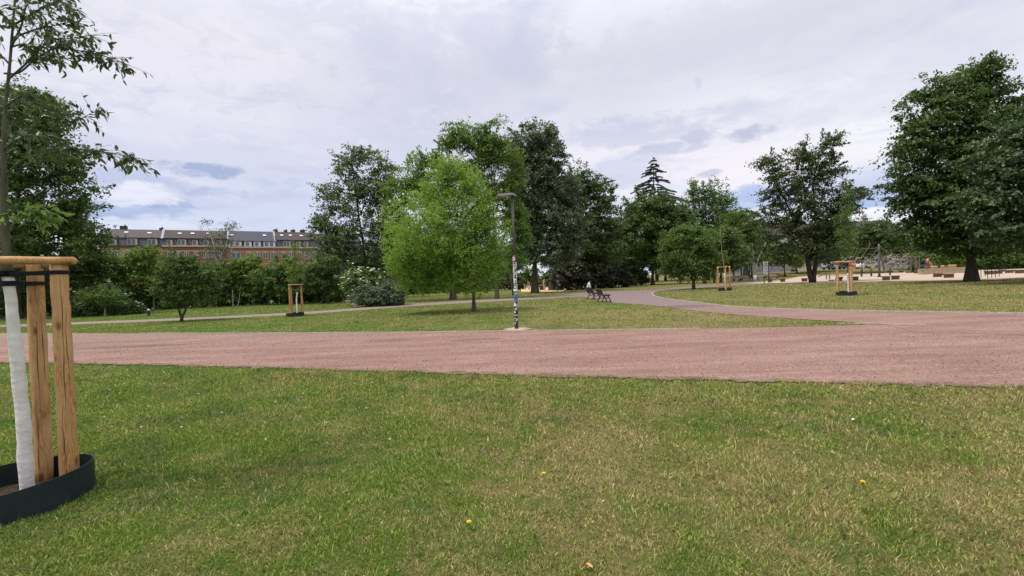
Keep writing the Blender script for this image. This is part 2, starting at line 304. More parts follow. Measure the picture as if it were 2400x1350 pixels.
def pathmat():
    m = newmat('path_gravel'); p = wpos(); ang = R(-14)
    st = mapv(p, (0.30, 1.5, 1), (0, 0, -ang)); st2 = mapv(p, (0.7, 7, 1), (0, 0, -ang-0.05))
    a = noise(st, 1.0, 8, 0.65, 0.4); a2 = noise(st2, 1.0, 6, 0.7, 0.5); f = noise(p, 26, 6, 0.85); g = noise(p, 0.6, 5, 0.65)
    wx = nd('ShaderNodeSeparateXYZ'); L.new(p, wx.inputs[0])
    c = mix(ramp(a, [(0.34, (0, 0, 0)), (0.66, (1, 1, 1))]), (0.218, 0.128, 0.102), (0.315, 0.203, 0.168))
    c = mix(mth('MULTIPLY', ramp(a2, [(0.40, (0, 0, 0)), (0.7, (1, 1, 1))]), 0.45), c, (0.150, 0.088, 0.070))
    c = mix(mth('MULTIPLY', ramp(g, [(0.50, (0, 0, 0)), (0.75, (1, 1, 1))]), 0.4), c, (0.33, 0.235, 0.195))
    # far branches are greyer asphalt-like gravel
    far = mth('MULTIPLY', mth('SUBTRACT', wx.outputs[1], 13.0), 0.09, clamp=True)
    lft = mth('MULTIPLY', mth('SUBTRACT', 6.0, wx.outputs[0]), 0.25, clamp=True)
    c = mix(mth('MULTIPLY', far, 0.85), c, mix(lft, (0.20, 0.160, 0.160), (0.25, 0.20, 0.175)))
    # damp stains with ragged outlines
    for sx, sy, rx_, ry_ in [(G(1600, 719).x, G(1600, 719).y, 1.6, 0.9), (G(1110, 797).x, G(1110, 797).y, 0.75, 0.22), (G(925, 798).x, G(925, 798).y, 0.8, 0.2), (G(330, 812).x, G(330, 812).y, 2.2, 0.35)]:
        ex = mth('DIVIDE', mth('SUBTRACT', wx.outputs[0], sx), rx_); ey_ = mth('DIVIDE', mth('SUBTRACT', wx.outputs[1], sy), ry_)
        q_ = mth('SUBTRACT', mth('ADD', 1.0, mth('MULTIPLY', mth('SUBTRACT', a, 0.5), 4.0)), mth('ADD', mth('MULTIPLY', ex, ex), mth('MULTIPLY', ey_, ey_)))
        c = mix(mth('MULTIPLY', mth('MULTIPLY', q_, 2.0, clamp=True), 0.5), c, (0.10, 0.065, 0.062))
    sp = ramp(f, [(0.32, (0.28, 0.26, 0.26)), (0.46, (0.85, 0.85, 0.85)), (0.56, (1.05, 1.05, 1.05)), (0.70, (1.75, 1.75, 1.75))])
    c = mix(1.0, c, sp, 'MULTIPLY')
    b = bsdf(c, 0.95, 0.1); bump(b, mth('ADD', f, mth('MULTIPLY', a2, 2.0)), 0.5, 0.012); outp(b.outputs[0]); MATS['path_gravel'] = m
    m = newmat('sand'); p = wpos(); a = noise(mapv(p, (0.3, 1.4, 1)), 1.0, 8, 0.65); f = noise(p, 20, 4, 0.7)
    c = mix(a, (0.34, 0.26, 0.20), (0.50, 0.41, 0.34)); c = mix(mth('MULTIPLY', f, 0.2), c, (0.35, 0.25, 0.18))
    outp(bsdf(c, 0.95, 0.05).outputs[0]); MATS['sand'] = m
    m = newmat('sand_orange'); n = noise(wpos(), 2, 6, 0.6); outp(bsdf(mix(n, (0.50, 0.30, 0.16), (0.66, 0.47, 0.30)), 0.95, 0.05).outputs[0]); MATS['sand_orange'] = m
pathmat()

# ------------------------------------------------------------------ mesh helpers
def tag(o, label=None, cat=None, group=None, kind=None):
    if label: o['label'] = label
    if cat: o['category'] = cat
    if group: o['group'] = group
    if kind: o['kind'] = kind
    return o
def empty(name, loc, label, cat, group=None, rz=0.0):
    o = bpy.data.objects.new(name, None); C.objects.link(o); o.location = loc; o.rotation_euler = (0, 0, rz)
    o.empty_display_size = 0.2
    return tag(o, label, cat, group)
def link(name, me, parent=None, loc=None):
    o = bpy.data.objects.new(name, me); C.objects.link(o)
    if parent: o.parent = parent
    if loc is not None: o.location = loc
    return o
class MB:
    def __init__(s): s.v = []; s.f = []
    def add(s, vs, fs):
        o = len(s.v); s.v += [tuple(v) for v in vs]; s.f += [tuple(i+o for i in f) for f in fs]
    def box(s, c, d, rot=None, taper=1.0):
        x, y, z = (k/2 for k in d); c = Vector(c)
        vs = [Vector((a*x*(taper if q > 0 else 1), b*y*(taper if q > 0 else 1), q*z)) for q in (-1, 1) for a, b in ((-1, -1), (1, -1), (1, 1), (-1, 1))]
        if rot is not None: vs = [rot @ v for v in vs]
        s.add([c+v for v in vs], [(3, 2, 1, 0), (4, 5, 6, 7), (0, 1, 5, 4), (1, 2, 6, 5), (2, 3, 7, 6), (3, 0, 4, 7)]); return s
    def tube(s, pts, rad, n=8, cap=True):
        pts = [Vector(p) for p in pts]; rad = rad if isinstance(rad, (list, tuple)) else [rad]*len(pts)
        o = len(s.v); up = Vector((0.31, 0.95, 0.05)).normalized()
        for i, p in enumerate(pts):
            t = (pts[min(i+1, len(pts)-1)]-pts[max(i-1, 0)]).normalized()
            a = t.cross(up)
            if a.length < 1e-3: a = t.cross(Vector((1, 0, 0)))
            a.normalize(); b = t.cross(a)
            for k in range(n):
                w = 2*math.pi*k/n; s.v.append(tuple(p+(a*math.cos(w)+b*math.sin(w))*rad[i]))
        for i in range(len(pts)-1):
            for k in range(n):
                k2 = (k+1) % n; s.f.append((o+i*n+k, o+i*n+k2, o+(i+1)*n+k2, o+(i+1)*n+k))
        if cap:
            s.f.append(tuple(o+k for k in range(n-1, -1, -1))); e = o+(len(pts)-1)*n; s.f.append(tuple(e+k for k in range(n)))
        return s
    def lathe(s, prof, n=32, c=(0, 0, 0)):
        o = len(s.v)
        for r, z in prof:
            for k in range(n):
                w = 2*math.pi*k/n; s.v.append((c[0]+r*math.cos(w), c[1]+r*math.sin(w), c[2]+z))
        for i in range(len(prof)-1):
            for k in range(n):
                k2 = (k+1) % n; s.f.append((o+i*n+k, o+i*n+k2, o+(i+1)*n+k2, o+(i+1)*n+k))
        return s
    def prism(s, poly, axis_vec, org=(0, 0, 0)):
        """extrude polygon (list of Vector) along axis_vec"""
        n = len(poly); a = Vector(axis_vec); o = Vector(org)
        s.add([o+Vector(p) for p in poly]+[o+Vector(p)+a for p in poly], [tuple(range(n-1, -1, -1)), tuple(range(n, 2*n))]+[(i, (i+1) % n, n+(i+1) % n, n+i) for i in range(n)]); return s
    def mesh(s, name, mat, smooth=False):
        me = bpy.data.meshes.new(name); me.from_pydata(s.v, [], s.f); me.materials.append(mat if not isinstance(mat, str) else M[mat])
        if smooth: me.polygons.foreach_set('use_smooth', [True]*len(me.polygons))
        me.update(); return me
    def build(s, name, mat, parent=None, smooth=False, loc=None): return link(name, s.mesh(name, mat, smooth), parent, loc)
def npmesh(name, V, faces_flat, loop_tot, mat, attr=None, smooth=False):
    me = bpy.data.meshes.new(name); me.vertices.add(len(V)); me.vertices.foreach_set('co', np.ascontiguousarray(V, dtype=np.float32).ravel())
    me.loops.add(len(faces_flat)); me.loops.foreach_set('vertex_index', faces_flat.astype(np.int32))
    st = np.concatenate(([0], np.cumsum(loop_tot)[:-1])).astype(np.int32)
    me.polygons.add(len(loop_tot)); me.polygons.foreach_set('loop_start', st); me.polygons.foreach_set('loop_total', loop_tot.astype(np.int32))
    if attr is not None:
        a = me.attributes.new('tint', 'FLOAT', 'POINT'); a.data.foreach_set('value', attr.astype(np.float32))
    me.materials.append(M[mat]); me.update(calc_edges=True)
    if smooth: me.polygons.foreach_set('use_smooth', [True]*len(loop_tot))
    return me
def norm(a): return a/np.maximum(np.linalg.norm(a, axis=1, keepdims=True), 1e-9)
def leafmesh(name, c, ax, nr, ln, wr, mat, tint, fold=0.18):
    n = len(c); ax = norm(ax); nr = norm(nr-(nr*ax).sum(1, keepdims=True)*ax); b = np.cross(ax, nr); ln = ln[:, None]
    V = np.empty((n, 4, 3)); V[:, 0] = c-ax*ln*0.5; V[:, 2] = c+ax*ln*0.5-nr*ln*fold*0.6
    V[:, 1] = c-ax*ln*0.06+b*ln*wr*0.5-nr*ln*fold*0.4; V[:, 3] = c-ax*ln*0.06-b*ln*wr*0.5-nr*ln*fold*0.4
    return npmesh(name, V.reshape(-1, 3), np.arange(n*4), np.full(n, 4), mat, np.repeat(tint, 4))

# ------------------------------------------------------------------ tree generator
def grow(origin, lobes, n, ls, per=45, cs=0.5, flat=0.55, droop=0.2, up=0.7, edge=0.42, gap=0.0, wr=0.62, shoot=0.25, seed=0):
    """lobes: list of (centre Vector rel. to origin, radii). returns leaf arrays + clump centres per lobe"""
    g = np.random.default_rng(seed+100)
    w = np.array([r[0]*r[2] for _, r in lobes]); w = w/w.sum()
    cs_l, ax_l, nr_l, ti_l, ln_l, cc = [], [], [], [], [], []
    ph = g.uniform(0, 6.28, 6)
    for (c, r), wi in zip(lobes, w):
        k = max(4, int(n*wi/per)); u = norm(g.normal(size=(k, 3))); rad = g.random(k)**edge
        wob = 1+0.13*np.sin(u[:, 0]*5+ph[0]+c.x)+0.11*np.sin(u[:, 2]*6+ph[1]+c.z)+0.09*np.sin(u[:, 1]*7+u[:, 0]*4+ph[2])
        ce = np.array(c)+u*(rad*wob)[:, None]*np.array(r)
        if gap > 0:
            q = np.sin(ce[:, 0]*1.1+ph[3])*np.sin(ce[:, 2]*1.5+ph[4])*np.sin(ce[:, 1]*0.9+ph[5])+0.5*np.sin(ce[:, 0]*2.7+ph[1])*np.sin(ce[:, 2]*3.1+ph[2])
            keep = q > -0.35+gap*0.5-0.5*(rad < 0.5); keep |= g.random(k) < 0.25; ce, u, rad = ce[keep], u[keep], rad[keep]; k = len(ce)
        cc.append(ce)
        m = (per*g.uniform(0.5, 1.5, k)).astype(int); idx = np.repeat(np.arange(k), m); t = len(idx)
        sz = cs*g.uniform(0.55, 1.35, k)[idx][:, None]
        off = g.normal(size=(t, 3))*np.array([1, 1, flat])*0.5*sz
        sh = (g.random(k) < shoot)[idx][:, None]; dirv = norm(u[idx]+np.array([0, 0, 0.7-droop*1.6])+g.normal(size=(k, 3))[idx]*0.35)
        off = np.where(sh, dirv*sz*g.uniform(-0.4, 1.35, (t, 1))+off*0.35, off)
        cs_l.append(ce[idx]+off-np.array([0, 0, 1.0])*droop*0.5*(off[:, :1]**2+off[:, 1:2]**2)/np.maximum(sz, .1))
        o2 = norm(off+u[idx]*0.3*sz)
        ax_l.append(o2*0.7+g.normal(size=(t, 3))*0.8-np.array([0, 0, droop]))
        nr_l.append(g.normal(size=(t, 3))*0.55+np.array([0, 0, up])+u[idx]*0.35)
        ti_l.append(np.clip(g.normal(0.45, 0.22, t)+(g.normal(0, 0.16, k))[idx], 0, 1)); ln_l.append(ls*g.uniform(0.7, 1.25, t))
    cat = np.concatenate
    return cat(cs_l), cat(ax_l), cat(nr_l), cat(ln_l), cat(ti_l), cc
def limb(mb, a, b, r0, r1, sag=0.0, n=5, segs=4, g=rnd):
    a, b = Vector(a), Vector(b); d = (b-a); L_ = d.length; pts = []; rr = []
    j = Vector((g.uniform(-1, 1), g.uniform(-1, 1), g.uniform(-.5, .5)))*L_*0.06
    for i in range(segs+1):
        t = i/segs; p = a+d*t+j*math.sin(math.pi*t)+Vector((0, 0, sag*L_*math.sin(math.pi*t)*0.5)); pts.append(p); rr.append(r0+(r1-r0)*t)
    mb.tube(pts, rr, n); return pts
def tree(name, label, basepx, D, lobes_px, mat, n, ls, tr=0.15, barkm='bark', group=None, depth=0.85, trunk_px=None, cat='tree',
         flowers=0, sub=9, fork=None, flare=1.5, seed=None, zb=0.0, **kw):
    """basepx: photo pixel of the trunk foot (x only matters, the foot stands on the ground at depth D)"""
    seed = int(abs(basepx*13+D*7)) if seed is None else seed
    g = random.Random(seed); ng = np.random.default_rng(seed)
    b = P(basepx, 675, D); base_ = Vector((b.x, D, zb))
    # correct foot x for camera roll: take the x where the plumb line meets the ground
    yy = 675
    for _ in range(4):
        q = P(basepx, yy, D); yy += (q.z-zb)*F/D
    q = P(basepx, yy, D); base_ = Vector((q.x, D, zb))
    lobes = []
    for lb in lobes_px:
        px, py, rx, ry = lb[:4]; dy = lb[4] if len(lb) > 4 else 0.0
        c = P(px, py, D)+Vector((0, dy, 0))-base_; mx, mz = rx*D/F, ry*D/F
        lobes.append((c, (mx, (mx*0.6+mz*0.4)*depth+0.1, mz)))
    e = empty(name, base_, label, cat, group)
    kw['gap'] = kw.get('gap', 0)*0.6
    c, ax, nr, ln, ti, cc = grow(base_, [(a_, (b_[0]*1.05, b_[1], b_[2]*1.05)) for a_, b_ in lobes], int(n*1.35), ls*1.2, seed=seed, **kw)
    low = c[:, 2] > 0.05; c, ax, nr, ln, ti = c[low], ax[low], nr[low], ln[low], ti[low]
    link('crown' if cat == 'tree' else 'foliage', leafmesh(name+'_crown', c, ax, nr, ln, kw.get('wr', 0.62), mat, ti), e)
    mb = MB(); top = max(l[0].z for l in lobes); cx = sum(l[0].x*l[1][0] for l in lobes)/sum(l[1][0] for l in lobes)
    zf = fork if fork else min(l[0].z-l[1][2]*0.4 for l in lobes); zf = max(zf, 0.3)
    trunks = trunk_px or [None]
    stems = []
    for t in trunks:
        if t is None: pts = [Vector((0, 0, -0.1)), Vector((0, 0, 0.15)), Vector((g.uniform(-.05, .05), 0, zf*0.5)), Vector((cx*0.12, 0, zf)), Vector((cx*0.6, 0, (zf+top)/2)), Vector((cx, 0, top))]
        else:
            pts = [Vector((0, 0, -0.1))]+[(P(px, py, D)-base_)+Vector((0, dy, 0)) for px, py, dy in t]
        k = len(pts); rr = [tr*(flare if i == 0 else flare*0.85 if i == 1 and t is None else 1-0.85*(i/(k-1))**1.2) for i in range(k)]
        mb.tube(pts, [max(x, 0.015) for x in rr], 9); stems.append((pts, rr))
    for (lc, lr), ce in zip(lobes, cc):
        pts, rr = g.choice(stems) if len(stems) == 1 else min(stems, key=lambda s_: (s_[0][-1]-lc).length)
        i = max(range(len(pts)), key=lambda q_: -abs(pts[q_].z-max(zf, lc.z-lr[2]-abs(lc.x)*0.5)) if q_ > 0 else -99)
        a = pts[i]; r0 = max(rr[i]*0.55, 0.03); endp = lc+Vector((0, 0, lr[2]*0.4))
        lp = limb(mb, a, endp, r0, max(0.02, r0*0.25), 0.12, 6, 5, g)
        for _ in range(sub):
            if len(ce) == 0: break
            tgt = Vector(ce[g.randrange(len(ce))]); s_ = lp[g.randrange(1, len(lp))]
            if tgt.z < 0.2: continue
            limb(mb, s_, tgt, max(0.012, r0*0.28), 0.006, 0.08, 4, 3, g)
    mb.build('trunk' if cat == 'tree' else 'stems', barkm, e, True)
    if flowers:
        k = ng.choice(len(c), min(flowers, len(c)), replace=False); cmid = sum((l[0] for l in lobes), Vector())/len(lobes)
        up_ = c[k]; outd = norm(up_-np.array(cmid)); fl = MB()
        for p_, o_ in zip(up_, outd):
            if o_[1] > 0.5 or p_[2] < 0.5: continue
            ctr = Vector(p_)+Vector(o_)*ls*1.2+Vector((0, 0, ls*0.5)); r = ls*g.uniform(0.45, 1.0)
            vs = [ctr+Vector((math.cos(w)*r, math.sin(w)*r, -r*0.15*g.random())) for w in [2*math.pi*q/6 for q in range(6)]]+[ctr+Vector((0, 0, r*0.35)), ctr-Vector((0, 0, r*.3))]
            fl.add(vs, [(q, (q+1) % 6, 6) for q in range(6)]+[((q+1) % 6, q, 7) for q in range(6)])
        ob = fl.build('blossoms', 'blossom', e); tag(ob, kind='stuff')
    return e
def copy_tree(o, parent=None):
    c = o.copy(); C.objects.link(c)
    if parent: c.parent = parent
    for ch in list(o.children): copy_tree(ch, c)
    return c

# ------------------------------------------------------------------ setting: ground, paths, sand
def smooth_line(pts, k=6):
    out = []; n = len(pts)
    for i in range(n-1):
        p0, p1, p2, p3 = pts[max(i-1, 0)], pts[i], pts[i+1], pts[min(i+2, n-1)]
        for j in range(k):
            t = j/k; out.append(0.5*((2*p1)+(p2-p0)*t+(2*p0-5*p1+4*p2-p3)*t*t+(3*p1-p0-3*p2+p3)*t*t*t))
    out.append(pts[-1]); return out
def gline(px, k=6, jit=0.0, seed=1):
    g = random.Random(seed); o = smooth_line([G(*p) for p in px], k)
    if jit: o = [p+Vector((g.uniform(-jit, jit), g.uniform(-jit, jit), 0)) for p in o]
    return o
def sheet(name, pts, z, mat):
    me = bpy.data.meshes.new(name); me.from_pydata([(p.x, p.y, z) for p in pts], [], [tuple(range(len(pts)))]); me.materials.append(M[mat])
    if me.polygons[0].normal.z < 0: me.flip_normals()
    return tag(link(name, me), kind='structure')
gr = MB(); gr.add([(-900, -900, 0), (900, -900, 0), (900, 900, 0), (-900, 900, 0)], [(0, 1, 2, 3)])
tag(gr.build('ground', 'lawn_soil'), kind='structure')
near_edge = [(-700, 842), (-300, 846), (0, 850), (180, 853), (400, 857), (600, 862), (900, 870), (1200, 880), (1500, 887), (1800, 895), (2100, 902), (2400, 907), (2900, 916), (3500, 930)]
far_edge = [(2072, 761), (2000, 763), (1800, 768), (1600, 771.5), (1400, 774), (1210, 776), (900, 780), (600, 782), (300, 782), (0, 781), (-300, 782), (-700, 786)]
inner = [(3500, 752), (2800, 741), (2400, 736), (2100, 732), (1950, 729), (1800, 724), (1700, 718), (1600, 706), (1545, 698), (1529, 690), (1540, 684), (1580, 680), (1660, 674), (1740, 668.5), (1800, 667), (1870, 665.5)]
ne = gline(near_edge, 40, 0.035, 2); fe = gline(far_edge, 20, 0.02, 3)
main_poly = ne+[G(3500, 752)]+gline([(3500, 752), (2800, 741), (2400, 736), (2250, 738)], 6)+[G(2150, 763)]+fe
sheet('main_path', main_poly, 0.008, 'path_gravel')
low = gline([(2072, 761), (1980, 755), (1880, 749), (1780, 742), (1700, 736), (1620, 728), (1560, 719.5), (1500, 714), (1440, 710), (1400, 704), (1360, 696), (1250, 702), (1000, 716), (860, 726), (700, 737.5), (420, 751.5), (160, 761.5), (0, 768), (-500, 786)], 10, 0.02, 4)
upp = gline([(-500, 777), (0, 762), (160, 756), (420, 746), (700, 732), (860, 720.5), (1000, 710), (1250, 696), (1380, 685), (1440, 682.5), (1530, 679), (1600, 673), (1680, 668), (1760, 661), (1830, 657), (1865, 650), (1885, 644)], 10, 0.02, 5)
br_poly = low+upp+[G(1905, 644), G(1910, 660)]+gline(inner[::-1], 8, 0.0)+[G(3500, 790), G(2600, 790), G(2150, 780)]
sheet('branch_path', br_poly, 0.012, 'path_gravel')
side_poly = gline([(835, 721), (822, 714), (800, 708), (775, 703), (760, 700)], 5, .02)+gline([(790, 700), (815, 703), (838, 708), (858, 718)], 5, .02)
sheet('side_path', side_poly, 0.016, 'path_gravel')
sand_f = gline([(1745, 664.5), (1820, 664), (1900, 664), (2000, 661.5), (2100, 659), (2250, 657.5), (2330, 656), (2400, 651), (2600, 641), (2900, 629)], 6, 0.03, 6)
sand_b = gline([(2900, 615), (2600, 619), (2400, 630), (2250, 634), (2100, 635.5), (1990, 636), (1930, 634), (1890, 633), (1870, 636), (1890, 642), (1865, 650), (1830, 657)], 6)
sand_poly = sand_f+sand_b
sheet('playground_sand', sand_poly, 0.016, 'sand')
sand2 = [G(1222, 684), G(1320, 683.5), G(1330, 675), G(1220, 674)]
sheet('small_playground_sand', sand2, 0.016, 'sand_orange')
def fringe(line, wo, wi, seed):
    g = random.Random(seed); mb = MB(); vs = []; a = b = 0.5; n = len(line)
    for i, p in enumerate(line):
        t = (line[min(i+1, n-1)]-line[max(i-1, 0)]).normalized(); s_ = Vector((-t.y, t.x, 0)); a = min(1, max(0.05, a+g.uniform(-.45, .45))); b = min(1, max(0.05, b+g.uniform(-.45, .45)))
        vs += [p-s_*wo*a+Vector((0, 0, 0.017)), p+s_*wi*b+Vector((0, 0, 0.017))]
    mb.add(vs, [(2*i, 2*i+1, 2*i+3, 2*i+2) for i in range(n-1)]); return tag(mb.build('path_edge', 'slope_dirt'), kind='structure')
fringe(gline([q for q in near_edge if q[0] > -400 and q[0] < 3000], 70), 0.12, 0.16, 3)
# stone edging
def strip(name, line, w, h, mat, z0=0.0):
    mb = MB(); n = len(line); vs = []
    for i, p in enumerate(line):
        t = (line[min(i+1, n-1)]-line[max(i-1, 0)]).normalized(); s_ = Vector((-t.y, t.x, 0))*w/2
        for q, z in ((-1, z0), (-1, h), (1, h), (1, z0)): vs.append((p.x+s_.x*q, p.y+s_.y*q, z))
    fs = [(4*i+k, 4*i+(k+1) % 4, 4*i+4+(k+1) % 4, 4*i+4+k) for i in range(n-1) for k in range(3)]
    mb.add(vs, fs); return tag(mb.build(name, mat), kind='structure')
strip('kerb', gline(inner[::-1], 8), 0.07, 0.05, 'concrete')
strip('kerb', gline([(2170, 762.5), (2072, 760), (1960, 759)], 6), 0.06, 0.028, 'concrete')
strip('kerb', gline([(1640, 771.2), (1500, 773), (1400, 774.2), (1210, 776.4), (900, 780), (600, 781.5), (330, 781.5)], 12), 0.05, 0.03, 'concrete')
strip('kerb', gline([(1865, 650.5), (1830, 657.5), (1795, 660), (1760, 661.6)], 6), 0.10, 0.06, 'concrete')
strip('kerb', gline([(1890, 664.6), (2000, 661.9), (2100, 659.4), (2250, 657.9)], 6), 0.12, 0.05, 'concrete')

# ------------------------------------------------------------------ grass blades (one uncountable mass)
def inpoly(x, y, poly):
    px = np.array([p.x for p in poly]); py = np.array([p.y for p in poly]); ins = np.zeros(len(x), bool); j = len(px)-1
    for i in range(len(px)):
        c = ((py[i] > y) != (py[j] > y)); 
        if c.any():
            xi = (px[j]-px[i])*(y-py[i])/(py[j]-py[i]+1e-12)+px[i]; ins ^= c & (x < xi)
        j = i
    return ins
RING = [(-3.96, 3.5, 0.45)]+[(G(*q).x, G(*q).y, 0.46) for q in ((692, 741.5), (1984, 692.5), (1699, 681.5))]
def blades(n, d0, d1, h, w, seed, pw=1.6):
    g = np.random.default_rng(seed); u = g.random(n); e = 2-pw
    D = (d0**e+u*(d1**e-d0**e))**(1/e); X = g.uniform(-1, 1, n)*(1.22*D+0.8)
    # tufting: pull points towards tuft centres
    tc_ = g.integers(0, n, n//9); pick = tc_[g.integers(0, len(tc_), n)]; near = g.random(n) < 0.45
    X = np.where(near, X[pick]+g.normal(0, 0.018, n)*(D[pick]/3)**.5, X); D = np.where(near, D[pick]+g.normal(0, 0.018, n), D)
    Xj, Dj = X+0.05*np.sin(X*9+D*5)+g.normal(0, .03, n), D+0.06*np.sin(X*5.3+1)*np.sin(X*13)+g.normal(0, .035, n)
    ok = ~(inpoly(Xj, Dj, main_poly) | inpoly(X, D, br_poly) | inpoly(X, D, sand_poly) | inpoly(X, D, side_poly))
    for cx, cy, r in RING: ok &= (X-cx)**2+(D-cy)**2 > (r+0.01)**2
    X, D = X[ok], D[ok]; n = len(X); sc = (D/d0)**0.45
    patch = 0.5+0.5*np.sin(X*1.1+np.sin(D*0.7)*2.3+np.sin(X*.37))*np.sin(D*1.6+np.sin(X*.83)*2.7)*np.sin(X*2.3+D*1.9+1)
    H = h*g.uniform(0.45, 1.25, n)*sc*(0.65+0.6*patch); Wd = w*g.uniform(0.6, 1.3, n)*sc**1.3
    a = g.uniform(0, 2*np.pi, n); lean = g.uniform(0.15, 1.15, n); b = g.uniform(0, 2*np.pi, n)
    # blades lie in locally common directions
    b = np.where(g.random(n) < 0.82, b, 1.5*np.sin(X*3.3+D)+2*np.sin(D*2.2))
    s = np.stack([np.cos(a), np.sin(a), np.zeros(n)], 1)*Wd[:, None]/2; o = np.stack([X, D, np.zeros(n)-0.003], 1)
    ld = np.stack([np.cos(b)*lean, np.sin(b)*lean, np.ones(n)], 1)
    m1 = o+norm(ld*np.array([0.8, 0.6, 1]))*H[:, None]*0.5; t_ = m1+norm(ld*np.array([1.8, 1.8, 0.8]))*H[:, None]*0.55
    V = np.stack([o-s, o+s, m1+s*0.8, m1-s*0.8, t_], 1).reshape(-1, 3); k = np.arange(n)*5
    Fq = np.stack([k, k+1, k+2, k+3, k+3, k+2, k+4], 1).ravel(); lt = np.tile([4, 3], n)
    return V, Fq, lt, np.repeat(g.random(n), 5)
parts = [blades(470000, 1.5, 9.5, 0.026, 0.0034, 5), blades(250000, 9.5, 48, 0.045, 0.013, 6, 1.3), blades(12000, 1.8, 12, 0.058, 0.0042, 9), blades(16000, 1.7, 8, 0.020, 0.013, 12)]
off = 0; Vs, Fs, Ls, As = [], [], [], []
for V, Fq, lt, at in parts: Vs.append(V); Fs.append(Fq+off); Ls.append(lt); As.append(at); off += len(V)
go = link('grass', npmesh('grass', np.concatenate(Vs), np.concatenate(Fs), np.concatenate(Ls), 'grass_blade', np.concatenate(As)))
tag(go, 'short patchy lawn of green and withered grass blades', 'grass', kind='stuff')
# loose stones on the path
g_ = np.random.default_rng(3); n = 30000; D = 5*(4**(g_.random(n))); X = g_.uniform(-1.25, 1.25, n)*D; ok = inpoly(X, D, main_poly); X, D = X[ok], D[ok]; n = len(X)
r = g_.uniform(0.003, 0.0085, n)*g_.choice([1, 1, 1, 1.7], n)*(D/8)**0.5
oc = np.array([[1, 0, 0], [0, 1, 0], [-1, 0, 0], [0, -1, 0], [0, 0, .7], [0, 0, -.7]])*1.0
V = (np.stack([X, D, np.full(n, 0.012)], 1)[:, None]+oc[None]*r[:, None, None]*g_.uniform(0.6, 1.3, (n, 6, 1))).reshape(-1, 3)
ft = np.array([0, 1, 4, 1, 2, 4, 2, 3, 4, 3, 0, 4, 1, 0, 5, 2, 1, 5, 3, 2, 5, 0, 3, 5]); k = np.arange(n)*6
m = newmat('pebble'); at = nd('ShaderNodeAttribute', attribute_name='tint').outputs['Fac']
outp(bsdf(ramp(at, [(0.0, (0.07, 0.045, 0.04)), (0.45, (0.20, 0.13, 0.11)), (0.75, (0.36, 0.26, 0.22)), (0.97, (0.62, 0.57, 0.53))]), 0.9, 0.2).outputs[0]); MATS['pebble'] = m
tag(link('gravel', npmesh('gravel', V, (k[:, None]+ft[None]).ravel(), np.full(n*8, 3), 'pebble', np.repeat(g_.random(n), 6))), 'scattered small stones lying on the reddish path', 'gravel', kind='stuff')

# ------------------------------------------------------------------ staked young trees
def vpt(base_, px, py, D): return P(px, py, D)-base_
def post_mesh(p0, p1, r, seed, n=18):
    g = random.Random(seed); mb = MB(); pts = []; rr = []; ln = (p1-p0).length
    for i in range(15):
        t = i/14; pts.append(p0.lerp(p1, t)+Vector((g.uniform(-1, 1), g.uniform(-1, 1), 0))*r*0.05); rr.append(r*(1.06-0.10*t)*(1+g.uniform(-.025, .03)))
    d = (p1-p0).normalized(); pts += [p1+d*r*0.12]; rr += [r*0.80]
    mb.tube(pts, rr, n); mb.cr = len(mb.f)
    for a0, t0, t1 in ((-0.80, 0.28, 0.97), (-1.25, 0.02, 0.40), (-0.35, 0.45, 0.80), (1.7, 0.1, 0.9)):
        a0 += g.uniform(-.15, .15); k = 40; vs = []; ph = g.uniform(0, 6)
        for i in range(k+1):
            u = i/k; t = t0+(t1-t0)*u; w = a0+0.07*math.sin(u*7+ph)+0.03*math.sin(u*23+ph); hw = 0.040*math.sin(math.pi*min(1, u*1.0))**0.6*(0.7+0.3*math.sin(u*15+ph))
            c = p0.lerp(p1, t); r_ = r*(1.06-0.10*t)*1.035
            for q in (-1, 1): vs.append((c.x+r_*math.cos(w+q*hw), c.y+r_*math.sin(w+q*hw), c.z))
        mb.add(vs, [(2*i, 2*i+1, 2*i+3, 2*i+2) for i in range(k)])
    return mb
def build_post(mb, e):
    o_ = mb.build('post', 'stake_wood', e, True); o_.data.materials.append(M['crack'])
    for p in o_.data.polygons[mb.cr:]: p.material_index = 1
plain('crack', (0.05, 0.026, 0.014), 0.95, 0.05, 0.3, 40)
def ring_mesh(r, h, tilt=0.0, seed=1):
    g = random.Random(seed); ph = g.uniform(0, 6); mb = MB(); n = 64; vs = []
    for i in range(n):
        w = 2*math.pi*i/n; k = r*(1+0.02*math.sin(2*w+ph)); hh = h*(1+0.05*math.sin(w*2+ph)+tilt*math.cos(w-0.5))
        for q, z in ((0, -0.02), (0, hh), (-0.008, hh), (-0.008, -0.02)): vs.append(((k+q)*math.cos(w), (k+q)*math.sin(w), z))
    mb.add(vs, [(4*i+k, 4*((i+1) % n)+k, 4*((i+1) % n)+(k+1) % 4, 4*i+(k+1) % 4) for i in range(n) for k in range(3)]); return mb
def ring_thing(r, h, tilt, seed, loc, label):
    e = empty('watering_ring', loc, label, 'watering ring', 'black rings around the young trees'); ring_mesh(r, h, tilt, seed).build('band', 'rubber_ring', e)
    g = random.Random(seed); d = MB(); vs = [(0, 0, .05)]+[(q*r*math.cos(w), q*r*math.sin(w), 0.02+g.random()*.03) for q in (.35, .7, .985) for w in [2*math.pi*i/24 for i in range(24)]]
    d.add(vs, [(0, 1+i, 1+(i+1) % 24) for i in range(24)]+[(1+24*k+i, 25+24*k+i, 25+24*k+(i+1) % 24, 1+24*k+(i+1) % 24) for k in range(2) for i in range(24)]); d.build('soil', 'mulch', e); return e
plain('mulch', (0.045, 0.032, 0.024), 0.95, 0.05, 0.6, 30, bm=0.8)
